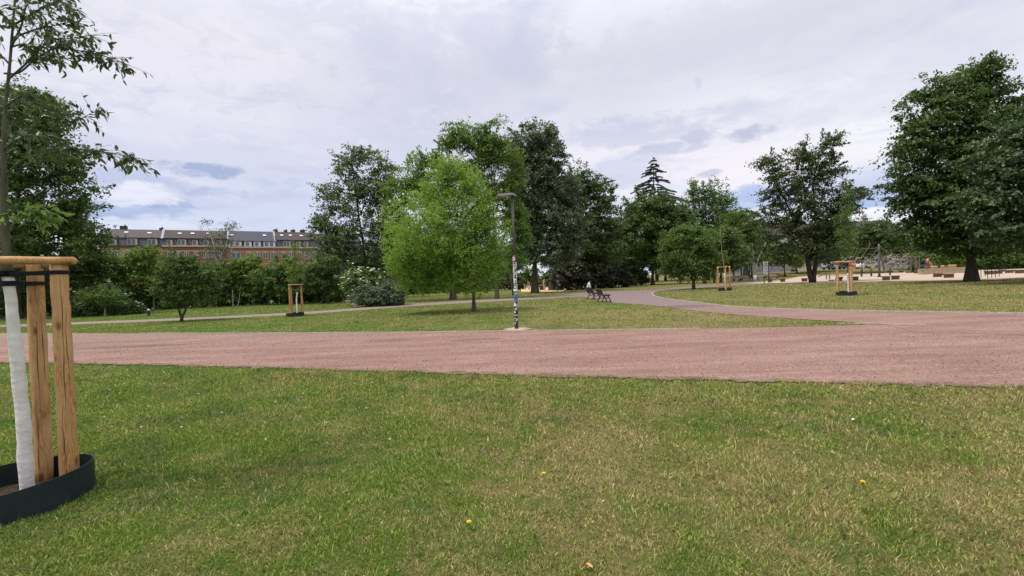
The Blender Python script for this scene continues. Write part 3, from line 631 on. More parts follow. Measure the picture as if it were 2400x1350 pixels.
def tripod(where, posts, r, h, lab, strap_to, tops=None, grp='wooden support frames around young trees', rails=((0, 1), (1, 2), (2, 0)), sd=1):
    e = empty('tree_support', where, lab, 'tree stakes', grp); tops = tops or [Vector((p[0], p[1], h)) for p in posts]
    for i, (p, t) in enumerate(zip(posts, tops)):
        build_post(post_mesh(Vector((p[0], p[1], -0.02)), t, r, sd*10+i), e)
    for a, b in rails:
        A, B = Vector(tops[a]), Vector(tops[b]); d = (B-A).normalized(); out = Vector((A.x+B.x, A.y+B.y, 0))/2; out = out.normalized()*(r*1.02)
        A2 = A+out-d*r*1.5+Vector((0, 0, -r*0.35)); B2 = B+out+d*r*1.5+Vector((0, 0, -r*0.35))
        mb = MB(); mb.tube([A2.lerp(B2, k/6) for k in range(7)], [r*0.55*(1+0.05*math.sin(k*2.1)) for k in range(7)], 12); mb.build('rail', 'stake_wood', e, True)
    for i, t in enumerate(tops):
        mb = MB(); zz = t.z-r*(2.0 if i != 1 else 3.3); q = Vector(posts[i][:2]+(0,)).lerp(t, zz/t.z); c = Vector((q.x, q.y, zz)); s_ = Vector(strap_to(zz)); hw = r*0.28
        mb.lathe([(r*1.05, -hw), (r*1.09, -hw), (r*1.09, hw), (r*1.05, hw), (r*1.05, -hw)], 20, c)
        d = (s_-c); d.z = 0; sdv = Vector((-d.y, d.x, 0)).normalized()*r*0.8
        for q_ in (-1, 1):
            a, b = c+sdv*q_, s_+sdv*q_*0.55; k = Vector((0, 0, hw)); th = Vector((-d.y, d.x, 0)).normalized()*0.003
            mb.add([a-k-th, b-k-th, b+k-th, a+k-th, a-k+th, b-k+th, b+k+th, a+k+th], [(0, 1, 2, 3), (7, 6, 5, 4), (0, 4, 5, 1), (3, 2, 6, 7), (0, 3, 7, 4), (1, 5, 6, 2)])
        mb.lathe([(r*0.72, -hw*1.3), (r*0.78, -hw*1.3), (r*0.78, hw*1.3), (r*0.72, hw*1.3), (r*0.72, -hw*1.3)], 18, s_)
        mb.build('strap', 'strap_black', e)
    return e
# near one, at the left edge of the picture
rc = Vector((-3.96, 3.5, 0))
ring_thing(0.45, 0.215, 0.06, 4, rc, 'large dark green rubber watering ring around the near white trunk')
tb = Vector((-3.85, 3.55, 0))
tp = [(64, 1160), (62, 1120), (56, 1010), (46, 900), (34, 780), (24, 690), (18, 640), (14, 585)]
tpw = [vpt(tb, px, py, 3.55) for px, py in tp]
def strap_near(z):
    p = min(tpw, key=lambda q: abs(q.z-z)); return (p.x+tb.x-rc.x, p.y+tb.y-rc.y, z)
posts = [(0.32, 0.10), (-0.147, 0.35), (-0.17, -0.37)]
tops = [P(137, 606, 3.6)-rc, P(80, 614, 3.83)-rc, Vector((-0.19, -0.36, 1.92))]
tripod(rc, posts, 0.056, 1.92, 'tall wooden stake tripod close up at the left edge of the lawn', strap_near, tops, sd=3)
e = empty('young_tree', tb, 'whitewashed slim young tree standing inside the near stakes', 'tree')
tpw[0] = Vector((tpw[0].x, tpw[0].y, -0.02))
ff = smooth_line(tpw[:6]+[tpw[6]], 4); gg = random.Random(5)
mb = MB(); mb.tube([p+Vector((gg.uniform(-.004, .004), 0, 0)) for p in ff], [0.047-0.014*i/len(ff)+gg.uniform(-.0025, .003)*(1 if i % 3 else 1.8) for i in range(len(ff))], 16); mb.build('painted_trunk', 'whitewash', e, True)
up_px = [(18, 642), (15, 590), (10, 500), (9, 410), (9, 330), (12, 260), (18, 200), (23, 150), (30, 60), (36, -20), (40, -160), (38, -330)]
upw = smooth_line([vpt(tb, px, py, 3.55) for px, py in up_px], 3)
mb = MB(); k = len(upw); mb.tube(upw, [(0.031, 0.027, 0.023, 0.018, 0.014, 0.011, 0.010, 0.0085, 0.007, 0.006, 0.005, 0.004)[min(11, i//3)] for i in range(k)], 10)
BR = [([(9, 412), (60, 372), (105, 362), (160, 348), (230, 355), (290, 364), (322, 378)], 3.5, 0.0),
      ([(105, 362), (114, 325), (165, 290), (222, 262)], 3.55, 0),
      ([(10, 172), (45, 170), (88, 135), (135, 112), (180, 118), (235, 128), (288, 148)], 3.6, 0),
      ([(20, 185), (60, 150), (110, 100), (160, 90), (215, 82)], 3.45, 0), ([(28, 90), (80, 70), (125, 60), (170, 50)], 3.65, 0),
      ([(30, 60), (80, 30), (130, 5), (165, 15)], 3.5, 0), ([(34, 0), (70, -40), (110, -50), (150, -40)], 3.6, 0),
      ([(12, 250), (50, 225), (70, 222)], 3.4, 0), ([(12, 330), (30, 290), (75, 262), (120, 255)], 3.75, 0), ([(9, 350), (50, 320), (90, 318)], 3.3, 0),
      ([(22, 150), (-20, 110), (-70, 90), (-130, 95)], 3.5, 0), ([(12, 250), (-30, 200), (-90, 190), (-150, 210)], 3.6, 0), ([(30, 60), (-10, 20), (-60, 0), (-120, 10)], 3.4, 0),
      ([(36, -20), (80, -90), (130, -130), (160, -120)], 3.5, 0), ([(38, -120), (0, -190), (-60, -230)], 3.6, 0), ([(40, -160), (90, -230), (130, -250)], 3.5, 0), ([(38, -300), (50, -380), (60, -430)], 3.55, 0),
      ([(12, 560), (40, 515), (62, 500), (85, 505)], 3.6, 1), ([(9, 400), (-40, 380), (-110, 390), (-180, 420)], 3.4, 0), ([(26, 110), (60, 105), (100, 130), (140, 135)], 3.75, 0),([(26, 110), (50, 60), (60, 20), (75, -10)], 3.3, 0)]
LV = {0: [], 1: []}
for bi, (pp, Dm, kind) in enumerate(BR):
    n_ = len(pp); D0 = 3.55; pts = smooth_line([vpt(tb, px, py, D0+(Dm-D0)*i/(n_-1)*1.6) for i, (px, py) in enumerate(pp)], 6)
    m_ = len(pts); mb.tube(pts, [0.0065*(1-i/m_)+0.0014 for i in range(m_)], 6); gg = random.Random(bi+40)
    for i in range(int(m_*0.25), m_):
        p = pts[i]; d = (pts[min(i+1, m_-1)]-pts[i-1]).normalized()
        for s_ in range(3 if kind == 0 else 4):
            td = (d*gg.uniform(0.3, 1.1)+Vector((gg.uniform(-1, 1), gg.uniform(-1, 1), gg.uniform(-0.7, 0.35)))).normalized(); tl = gg.uniform(0.03, 0.22)
            q = p+td*tl; mb.tube([p, p+td*tl*0.5+Vector((0, 0, 0.006)), q], [0.0018, 0.0014, 0.001], 4, False)
            for _ in range(gg.randint(1, 4)):
                a = (td*0.6+Vector((gg.uniform(-.7, .7), gg.uniform(-.7, .7), gg.uniform(-1.2, 0.35)))).normalized()
                LV[kind].append((p.lerp(q, gg.uniform(0.3, 1.0)), a, gg.uniform(0.040, 0.070)*(1 if kind == 0 else 1.15)))
mb.build('trunk', 'bark_young', e, True)
def broad(name, leaves, mat):
    g = np.random.default_rng(9); c = np.array([list(l[0]) for l in leaves]); ax = norm(np.array([list(l[1]) for l in leaves])); ln = np.array([l[2] for l in leaves])[:, None]; n = len(c)
    nr = g.normal(size=(n, 3))*0.7+np.array([0, 0.2, 0.8]); nr = norm(nr-(nr*ax).sum(1, keepdims=True)*ax); b = np.cross(ax, nr); w = ln*g.uniform(0.36, 0.5, (n, 1)); cv = g.uniform(0.05, 0.3, (n, 1))
    def pt(t, s, f): return c+ax*ln*t+b*w*s-nr*ln*(cv*t*t)+nr*w*f*abs(s)
    V = np.stack([pt(0, 0, 0), pt(.3, 0, 0), pt(.66, 0, 0), pt(1.0, 0, 0), pt(.24, .44, .5), pt(.60, .36, .5), pt(.24, -.44, .5), pt(.60, -.36, .5)], 1).reshape(-1, 3)
    fl = np.array([0, 4, 1, 4, 5, 2, 1, 5, 3, 2, 0, 1, 6, 6, 1, 2, 7, 7, 2, 3]); lt = np.tile([3, 4, 3, 3, 4, 3], n)
    return npmesh(name, V, (np.arange(n)[:, None]*8+fl[None]).ravel(), lt, mat, np.repeat(g.random(n), 8), True)
link('crown', broad('young_crown', LV[0], 'leaf_near'), e); link('crown', broad('young_shoot', LV[1], 'leaf_sprout'), e)

def staked(px, py, D_lab, rot, lab_s, lab_r, lab_t, h, trunk_px, Dt=None, ringr=0.46, rr=0.05, spread=0.38, crown=None, tm='bark_young', rail=((0, 1), (1, 2), (2, 0)), sd=1, th=0.04):
    o = G(px, py); Dd = o.y
    RING.append((o.x, o.y, ringr))
    ring_thing(ringr, 0.22, 0.05, sd, o, lab_r)
    ps = [(spread*math.cos(rot+q), spread*math.sin(rot+q)) for q in (0, 2*math.pi/3, 4*math.pi/3)]
    pts = [P(a, b, Dd)-o for a, b in trunk_px]; pts[0].z = -0.02
    def st(z): 
        p = min(pts, key=lambda q: abs(q.z-z)); return (p.x, p.y, z)
    tripod(o, ps, rr, h, lab_s, st, sd=sd, rails=rail)
    e = empty('young_tree', o, lab_t, 'tree')
    lo = smooth_line([p for p in pts if p.z < h*0.86], 3); hi = smooth_line([lo[-1]]+[p for p in pts if p.z >= h*0.86], 3)
    MB().tube(lo, [th-0.008*i/len(lo) for i in range(len(lo))], 10).build('painted_trunk', 'whitewash', e, True)
    m2 = MB().tube(hi, [max(0.012, th*0.72*(1-0.8*i/len(hi))) for i in range(len(hi))], 7)
    if crown:
        lobes = [(P(a, b, Dd)-o, (c*Dd/F, c*Dd/F*0.9, d*Dd/F)) for a, b, c, d in crown[0]]
        c, ax, nr, ln, ti, cc = grow(o, lobes, crown[1], crown[2], per=18, cs=0.25, seed=sd, droop=0.3, edge=0.6)
        link('crown', leafmesh('staked_crown', c, ax, nr, ln, 0.55, crown[3], ti), e)
        for ce in cc:
            for q in ce[::3]:
                q = Vector(q); s_ = min(hi, key=lambda w: abs(w.z-(q.z-0.35))); limb(m2, s_, q, 0.008, 0.004, 0.05, 4, 3)
    m2.build('trunk', tm, e, True); return e
staked(692, 741.5, 0, 0.35, 'slender wooden stake tripod on the green lawn left of the bushes', 'black watering ring around the stakes on the green lawn at left', 'thin leafy sapling rising from the stakes on the left lawn', 1.82,
       [(697, 741), (696, 720), (695, 700), (697, 685), (696, 672), (691, 640), (689, 600), (690, 560)], crown=([(690, 640, 17, 25), (690, 605, 14, 25), (691, 575, 8, 16)], 1500, 0.09, 'leaf_olive'), rail=((1, 0), (2, 0)), sd=2, rr=0.055)
staked(1984, 692.5, 0, 2.6, 'wooden stake tripod with whitened trunk on the right lawn', 'black watering ring on the right lawn before the playground', 'tall thin young tree with whitewashed trunk on the right lawn', 1.85,
       [(1989, 691), (1988, 670), (1986, 640), (1985, 605), (1984, 560), (1983, 500), (1983, 440), (1985, 415)], crown=([(1985, 560, 24, 35), (1984, 500, 20, 35), (1986, 450, 12, 28)], 2400, 0.09, 'leaf_mid'), rail=((1, 0), (0, 2)), sd=5, rr=0.066)
staked(1699, 681.5, 0, 0.25, 'slim far stake tripod with pale top rail beside the curved path', 'low black watering ring at the far stakes by the path', 'bare leaning young trunk without leaves above the far stakes', 1.95,
       [(1701, 681), (1700, 660), (1698, 640), (1696, 618), (1693, 598), (1690, 565), (1688, 530), (1685, 505)], tm='bark_pale', rail=((1, 0),), sd=7, rr=0.055, spread=0.5, ringr=0.5, th=0.055)

# ------------------------------------------------------------------ street lamp
lo = G(1211, 771); e = empty('street_lamp', lo, 'slim dark lamp post covered in stickers between lawn and red path', 'street lamp')
D = lo.y
MB().lathe([(0.0, 0.012), (0.30, 0.012), (0.31, 0.0), (0.31, -0.01)], 24).build('footing', 'concrete', e)
tp_ = P(1200, 462, D)-lo; mid = P(1206, 600, D)-lo
MB().tube([(0, 0, -0.05), (0, 0, 0.02), mid, mid+Vector((0, 0, 0.03))], [0.062, 0.062, 0.060, 0.046], 16).build('lower_pole', 'lamp_black', e, True)
MB().tube([mid+Vector((0, 0, 0.02)), tp_], [0.047, 0.040], 16).build('upper_pole', 'lamp_metal', e, True)
h = MB(); hc = tp_+Vector((-0.16, 0, 0.07)); h.box(hc, (0.58, 0.32, 0.075), Matrix.Rotation(R(3), 3, 'Y') @ Matrix.Rotation(R(-28), 3, 'Z'), 0.82); h.box(tp_+Vector((0.02, 0, 0.03)), (0.12, 0.11, 0.09)); ho = h.build('lamp_head', 'lamp_metal', e)
MB().box(hc+Vector((-0.05, -0.0, -0.036)), (0.32, 0.2, 0.012), Matrix.Rotation(R(3), 3, 'Y') @ Matrix.Rotation(R(-28), 3, 'Z')).build('lens', 'lamp_lens', ho)
gg = random.Random(12)
def sticker(z, hgt, a0, a1, mat):
    mb = MB(); n = 6; vs = []
    for i in range(n+1):
        w = a0+(a1-a0)*i/n
        for zz in (z, z+hgt):
            c = mid*(zz/mid.z); rad = 0.0655; vs.append((c.x+rad*math.cos(w), c.y+rad*math.sin(w), zz))
    mb.add(vs, [(2*i, 2*i+2, 2*i+3, 2*i+1) for i in range(n)]); return mb.build('sticker', mat, e)
zz = 2.31
sticker(2.20, 0.13, R(190), R(285), 'sticker_pink')
for z_, h_, a, b, m_ in [(2.04, .14, 195, 262, 'sticker_print'), (1.93, .22, 268, 335, 'sticker_print'), (1.86, .16, 188, 250, 'sticker_print'), (1.66, .24, 215, 345, 'sticker_print'), (1.48, .16, 200, 320, 'sticker_print'), (1.30, .16, 225, 350, 'sticker_print'), (1.22, .07, 190, 350, 'sign_white'),
        (1.02, .17, 195, 345, 'sticker_blue'), (0.86, .14, 200, 340, 'sticker_blue'), (0.74, .1, 195, 262, 'sign_white'), (0.70, .13, 270, 340, 'sticker_print'), (0.60, .08, 200, 300, 'sticker_print'), (0.52, .05, 190, 250, 'sign_white'), (0.44, .02, 200, 340, 'sign_white'), (1.62, .03, 190, 214, 'sign_white'), (1.13, .06, 250, 345, 'sticker_print')]:
    sticker(z_, h_, R(a), R(b), m_)
def scrawl():
    m = newmat('scrawl'); n = noise(mapv(opos(), (1, 1, 0.5)), 30, 2, 0.5, 1.0); b = bsdf(ramp(n, [(0.50, (0.02, 0.02, 0.024)), (0.53, (0.7, 0.7, 0.7))]), 0.6, 0.3); outp(b.outputs[0]); MATS['scrawl'] = m
scrawl(); sticker(0.17, 0.2, R(215), R(330), 'scrawl')
gt = MB(); g = random.Random(2)
gt.add([(lo.x+0.38*math.cos(w)*(1+g.uniform(-.2, .3))*1.1, lo.y+0.38*math.sin(w)*(1+g.uniform(-.2, .3)), 0.005) for w in [2*math.pi*i/26 for i in range(26)]], [tuple(range(26))])
tag(gt.build('gravel_patch', 'sand'), kind='structure')

# ------------------------------------------------------------------ benches
def bench(where, rz, label, length=1.7, wood='bench_grey', backwood=None, group='park benches along the path', frames=2):
    e = empty('park_bench', where, label, 'bench', group, rz)
    for k in range(frames):
        x = -length/2+0.12+k*(length-0.24)/(frames-1); mb = MB(); r = 0.024
        r = 0.034; mb.tube([(x, -0.30, 0.0), (x, -0.27, 0.14), (x, -0.19, 0.30), (x, -0.13, 0.41)], [r*1.2, r, r, r], 6)
        mb.tube([(x, 0.26, 0.0), (x, 0.20, 0.13), (x, 0.10, 0.27), (x, 0.05, 0.41)], [r*1.2, r, r, r], 6)
        mb.tube([(x, -0.17, 0.33), (x, -0.05, 0.22), (x, 0.09, 0.30)], r*0.8, 6)
        mb.tube([(x, -0.27, 0.42), (x, 0, 0.405), (x, 0.18, 0.41), (x, 0.25, 0.62), (x, 0.33, 0.85)], r, 6)
        mb.build('side_frame', 'iron', e, True)
    mb = MB()
    for j in range(4): mb.box((0, -0.24+j*0.125, 0.445+(0.008 if j == 0 else 0)), (length, 0.11, 0.05))
    mb.build('seat', wood, e)
    mb = MB()
    for j in range(3): mb.box((0, 0.195+j*0.045, 0.55+j*0.115), (length, 0.045, 0.11), Matrix.Rotation(R(-20), 3, 'X'))
    mb.build('backrest', backwood or wood, e); return e
b1 = G(1415, 709.5)+Vector((0.15, 0.75, 0)); bench(b1, R(90), 'near dark park bench seen from its end on the lawn tip', 1.5, 'bench_wood')
b2 = G(1395, 703)+Vector((0.05, 1.0, 0)); bench(b2, R(96), 'dark park bench just behind the nearest one, white print on top', 1.5, 'bench_wood')
mb = MB(); bb = b2+Vector((-0.33, -0.35, 0.86))
vs = [(-.16, -.30, 0), (.10, -.26, -.02), (.14, .28, 0), (-.12, .30, .02), (.05, -.22, .22), (.10, .05, .40), (-.02, .18, .30), (-.10, -.10, .14)]
mb.add(vs, [(3, 2, 1, 0), (0, 1, 4), (0, 4, 7), (1, 2, 5, 4), (2, 3, 6, 5), (3, 0, 7, 6), (4, 5, 6, 7)])
tag(mb.build('cloth_bundle', 'speckle_cloth', loc=bb), 'black and white speckled peaked bundle lying on the bench back', 'bundle')
dirb = (G(1825, 656)-G(1716, 663)); rzb = math.atan2(dirb.y, dirb.x)
for (px, py), lb, wd, bw in zip([(1721, 661.5), (1746, 660), (1784, 657.6), (1812, 655.8)],
        ['grey slatted bench nearest the bare stakes in the shady row', 'grey slatted bench directly left of the pale bin', 'grey slatted bench between pale bin and information sign', 'bench with reddish backrest right behind the information sign'],
        ['bench_grey']*4, [None, None, None, 'bench_red']):
    bench(G(px, py), rzb-0.25, lb, 1.75, wd, bw)
o = G(1769, 658.8); e = empty('litter_bin', o, 'pale round litter bin between the benches in the shade', 'bin')
MB().lathe([(0, 0.05), (0.2, 0.05), (0.21, 0.3), (0.22, 0.82), (0.2, 0.85), (0, 0.85)], 20).build('drum', 'sign_white', e, True)
MB().tube([(-0.3, 0, 0), (-0.3, 0, 1.15)], 0.04, 8).build('post', 'iron', e); MB().lathe([(0, 1.0), (0.24, 0.98), (0.24, 0.94), (0, 0.94)], 20).build('lid', 'sign_grey', e)

# ------------------------------------------------------------------ signs
o = G(1796, 664); D = o.y; e = empty('information_sign', o, 'tall white information sign on two black posts beside the sand path', 'sign')
s = D/F
for px, t in ((1791, 645), (1802, 615)):
    q = P(px, 664, D)-o; q.z = 0; MB().tube([q, Vector((q.x, 0, P(px, t, D).z))], 0.045, 8).build('post', 'iron', e)
def pan(x0, x1, y0, y1, mat, name, par, dy=0.0, th=0.04):
    a, b = P(x0, y1, D)-o, P(x1, y0, D)-o; return MB().box(((a.x+b.x)/2, dy, (a.z+b.z)/2), (b.x-a.x, th, b.z-a.z)).build(name, mat, par)
p1_ = pan(1789, 1800.5, 613, 622.5, 'sign_white', 'header_panel', e); p2_ = pan(1789.8, 1801.3, 624, 643, 'sign_white', 'text_panel', e)
for a in [(1792, 1793.2, 616, 620), (1793.2, 1794.4, 617.6, 618.6), (1795.4, 1796.6, 616, 620.4), (1794.8, 1795.4, 616.2, 617.2)]: pan(*a, 'sign_black', 'pictogram', p1_, -0.025, 0.01)
for a, m_ in [((1791.5, 1793.3, 635.5, 638), 'print_red'), ((1796, 1797.8, 635.5, 638), 'print_red'), ((1798.3, 1799.5, 635.5, 637.5), 'sign_black'), ((1791.5, 1794, 639.5, 641.5), 'sign_black'), ((1791, 1799.5, 627, 627.6), 'sign_grey'), ((1791, 1798, 629, 629.5), 'sign_grey'), ((1791, 1799, 631, 631.5), 'sign_grey')]: pan(*a, m_, 'picture', p2_, -0.025, 0.01)
pan(1791, 1795.2, 643.3, 646, 'paper', 'notice', e, -0.01)
o = G(1307, 682.5); D = o.y; e = empty('notice_board', o, 'two small square notices on a dark board by the hedge', 'notice board')
MB().tube([(0, 0.05, 0), (0, 0.05, 2.6)], 0.05, 8).build('post', 'iron', e)
for y0, y1 in ((643, 650), (656, 662.5)): pan(1303.5, 1310.5, y0, y1, 'notice_paper', 'notice', e)
o = G(349, 741); e = empty('marker_post', o, 'short dark marker post with white cap on the left lawn', 'post')
MB().tube([(0, 0, 0), (0, 0, 0.42)], 0.075, 10).build('post', 'iron', e); MB().lathe([(0.085, 0.42), (0.09, 0.50), (0.0, 0.52)], 12).build('cap', 'sign_white', e)

# ------------------------------------------------------------------ playground
def block(px, py, w, h, label, dark=True, light_top=False, hm=None):
    o = G(px, py); s = o.y/F; W_, H_ = w*s*0.86, (h*s if hm is None else hm); g = random.Random(px)
    e = empty('timber_block', o, label, 'timber block', 'squared timber blocks in the playground', g.uniform(-.12, .12)); mt = 'block_wood' if dark else 'block_light'
    dd = min(W_*0.5, 0.4); o.y += dd/2; e.location = o; e.rotation_euler = (0, 0, -math.atan2(o.x, o.y)+g.uniform(-.1, .1))
    MB().box((g.uniform(-.03, .03), 0, H_*0.24), (W_*0.97, dd*0.9, H_*0.48), None, 0.94).build('lower_beam', mt, e)
    MB().box((g.uniform(-.03, .03), 0, H_*0.75), (W_*1.0, dd, H_*0.5), None, 1.05).build('upper_beam', mt, e); return e
for a in [(1807, 661.5, 10.5, 8, 'dark timber block hard against the information sign'), (1836, 661, 12, 8.5, 'small dark timber block right of the information sign'),
          (1887, 660, 14, 8, 'dark timber block left of the forked dark tree'), (1969, 658.5, 16, 9.5, 'dark timber block behind the right staked tree, left side'),
          (2008, 657.6, 13, 9.5, 'dark timber block just right of the right stakes'), (2080, 657.5, 17, 10, 'squat dark timber block in the front pair by the mast, left one'),
          (2102, 655.6, 18, 9.5, 'squat dark timber block in the front pair by the mast, right one'), (2202, 649.6, 19, 9, 'dark timber block on the sand, left of pair by the chestnut'),
          (2228, 651.4, 21, 10, 'dark timber block on the sand, right of pair by the chestnut'), (2151, 641, 12, 5.5, 'low dark block behind the rope net guy line'),
          (2173, 640, 15, 6.5, 'dark timber block below the seated person'), (2088, 639.5, 11, 5, 'small far block behind the mast, left one'), (2114, 639, 11, 5.5, 'small far block behind the mast, right one'),
          (2323, 643.5, 20, 9, 'timber block behind the thin iron posts'), (2344, 642, 17, 8, 'timber block between iron posts and far right blocks'),
          (2370, 640, 17, 7.5, 'low timber block at far right near the hedge'), (2394, 641, 19, 9, 'timber block cut by the right picture edge'), (2352, 637, 14, 5, 'smallest far block at the right hedge foot')]:
    block(*a)
block(1951, 658.3, 13, 2.6, 'flat dark timber plank lying on the sand')
# raised play platform with timber edge
o = P(2217, 675, 62); o.z = 0; e = empty('play_platform', o, 'low raised timber edged platform behind the sand', 'platform')
wl = P(2163, 640, 62).x-o.x; wr = P(2268, 640, 62).x-o.x; g = random.Random(3)
mb = MB(); x = wl
while x < wr-0.3:
    w_ = g.uniform(0.5, 0.95); mb.box((x+w_/2, 0, 0.36+g.uniform(-.03, .03)), (w_-0.03, 0.32, 0.72)); x += w_
mb.build('edge_wall', 'block_light', e); MB().box(((wl+wr)/2, 0, 0.775), (wr-wl+0.3, 0.45, 0.07)).build('coping', 'concrete', e); MB().box(((wl+wr)/2, 0.55, 0.37), (wr-wl-.2, 0.75, 0.70)).build('deck', 'block_light', e)
for px, w_, hh, lb in ((2212, 0.55, 0.42, 'small orange timber seat on the play platform, left one'), (2232, 0.95, 0.46, 'wide orange timber seat on the play platform, right one'), (2189, 0.75, 0.4, 'pale timber stump seat under the person legs')):
    q = P(px, 640, 62.6); q.z = 0.735; e = empty('timber_stool', q, lb, 'timber seat'); m_ = plain('block_orange', (0.55, 0.33, 0.13), 0.8, 0.2, 0.15, 8)
    MB().box((0, 0, hh*0.75), (w_, 0.4, hh*0.4), Matrix.Rotation(R(6), 3, 'X')).build('seat', m_, e); MB().box((0, 0.03, hh*0.27), (w_*0.8, 0.3, hh*0.54)).build('base', 'block_light', e)
# rope climbing net
o = G(2061, 649.5); D = o.y; e = empty('climbing_net', o, 'tall mast with sagging rope climbing net on the sand', 'climbing net')
def Q(px, py, dy=0.0): return P(px, py, D+dy)-o
MB().tube([(0, 0, 0.0), (0, 0, 0.2), Q(2060, 592)], [0.14, 0.13, 0.12], 12).build('mast', 'mast_dark', e, True); MB().tube([Q(2060, 593), Q(2060, 572)], [0.125, 0.11], 12).build('mast_top', 'mast_grey', e, True)
MB().tube([(0, 0, -.02), (0, 0, 0.16)], [0.24, 0.2], 14).build('mast_foot', 'iron', e); MB().tube([Q(2063, 592), Q(2073, 637)], 0.09, 8).build('brace_pole', 'mast_grey', e)
for px, dy in ((2019, 6), (2042, 5), (2086, 7)):
    q = Q(px, 640, dy); MB().tube([(q.x, dy, 0), (q.x, dy, 1.1)], 0.11, 10).build('short_post', 'mast_dark', e)
rp = MB(); hz = [((2018, 581), (2056, 580)), ((2033, 596), (2125, 594)), ((1999, 610), (2128, 607)), ((2012, 621), (2130, 622)), ((2010, 630), (2130, 627))]
def cat_(a, b, dy0, dy1, r, sag=0.15, k=8):
    A, B = Q(*a, dy0), Q(*b, dy1); return rp.tube([A.lerp(B, i/k)+Vector((0, 0, -sag*math.sin(math.pi*i/k))) for i in range(k+1)], r, 5)
for j, (a, b) in enumerate(hz): cat_(a, b, 1+j, 2+j, 0.019)
for a, b, dy in [((2012, 577), (1998, 606), 4), ((2019, 581), (2003, 610), 2), ((2041, 571), (2003, 625), 1), ((2060, 578), (2016, 634), 2), ((2060, 590), (2040, 636), 3), ((2060, 575), (2125, 628), 2), ((2100, 581), (2172, 646), -1), ((2120, 588), (2165, 640), 2), ((2132, 590), (2158, 626), 5)]: cat_(a, b, dy, dy+1, 0.022, 0.05)
rp.build('rope', 'rope_tan', e)
rp = MB(); g = random.Random(8)
for px in range(2006, 2128, 5):
    t0 = 596 if px > 2033 else 612; cat_((px+g.uniform(-2, 2), t0+g.uniform(0, 8)), (px+g.uniform(-9, 9), 634+g.uniform(-4, 3)), 2, 4, 0.011, 0.06, 4)
for _ in range(95):
    px = g.uniform(2008, 2120); py = g.uniform(598, 630); cat_((px, py), (px+g.uniform(6, 16), py+g.uniform(-9, 9)), 2+g.random()*3, 3+g.random()*3, 0.014, 0.05, 3)
nt_ = rp.build('net', 'rope', e)
# low rope balance course between two posts
o = G(1940, 655); D = o.y; e = empty('rope_bridge', o, 'two short posts with ropes behind the forked tree', 'balance rope')
for px in (1937, 1944.5): q = Q(px, 654.5); MB().tube([(q.x, 0, 0), (q.x, 0, 0.8)], 0.065, 8).build('post', 'mast_grey', e)
rp = MB(); cat_((1937, 639), (1918, 650), 0, 0, 0.03, 0.02); cat_((1944, 638), (1975, 632), 0, 3, 0.03, 0.02); cat_((1918, 648), (1962, 631), 0, 2, 0.025, 0.05); rp.build('rope', 'iron', e)
# thin iron posts
o = G(2322, 653); D = o.y; e = empty('post_row', o, 'cluster of thin dark iron posts right of the chestnut trunk', 'iron posts', )
for px, py in ((2299.5, 651), (2309, 648), (2315, 653.5), (2324.5, 652), (2333.5, 650), (2342, 648.5), (2290, 652)):
    q = G(px, py)-o; MB().tube([(q.x, q.y, 0), (q.x, q.y, 0.85)], 0.028, 6).build('post', 'iron', e)
# wooden frame
o = P(2143, 640, 74); o.z = 0; D = 74; e = empty('wooden_frame', o, 'grey timber climbing frame of posts and a top bar', 'climbing frame')
for px in (2126, 2135, 2146, 2155): q = Q(px, 630); MB().tube([(q.x, 0, 0), (q.x, 0, Q(px, 602).z)], 0.10, 8).build('post', 'mast_grey', e)
MB().tube([Q(2124, 602), Q(2157, 601)], 0.09, 8).build('top_bar', 'mast_grey', e); MB().tube([Q(2135, 602, .2), Q(2155, 626, .2)], 0.08, 8).build('brace', 'mast_grey', e)
# small playground far left of the bench
o = G(1243, 679); D = o.y; e = empty('slide', o, 'small white slide glimpsed behind the left big trunk', 'slide')
MB().prism([Q(1235, 670.5), Q(1241, 669), Q(1251, 676), Q(1249, 678.5), Q(1243, 675)], (0, 0.6, 0)).build('chute', 'slide_metal', e)
for px, t in ((1230, 666), (1238, 658), (1241, 660)): q = Q(px, 676, .7); MB().tube([(q.x, .7, 0), (q.x, .7, Q(px, t).z)], 0.06, 6).build('post', 'block_light', e)
o = G(1272, 680); D = o.y; e = empty('sand_crate', o, 'brown timber crate on orange sand between the two big trunks', 'crate')
MB().box((0, .4, 0.33), (0.75, .7, 0.6)).build('box', 'block_wood', e); MB().box((0, .4, 0.66), (0.95, .9, 0.06)).build('lid', 'block_light', e)
o = G(1276, 681); D = o.y; MB_ = MB().tube([Q(1276, 681), Q(1275.5, 670), Q(1274, 662), Q(1276, 655)], [0.1, 0.08, 0.09, 0.06], 8); MB_.tube([Q(1274, 662), Q(1278, 660)], 0.05, 6); tag(MB_.build('play_pole', 'facade_pale', loc=o), 'pale crooked play pole beside the brown crate', 'pole')

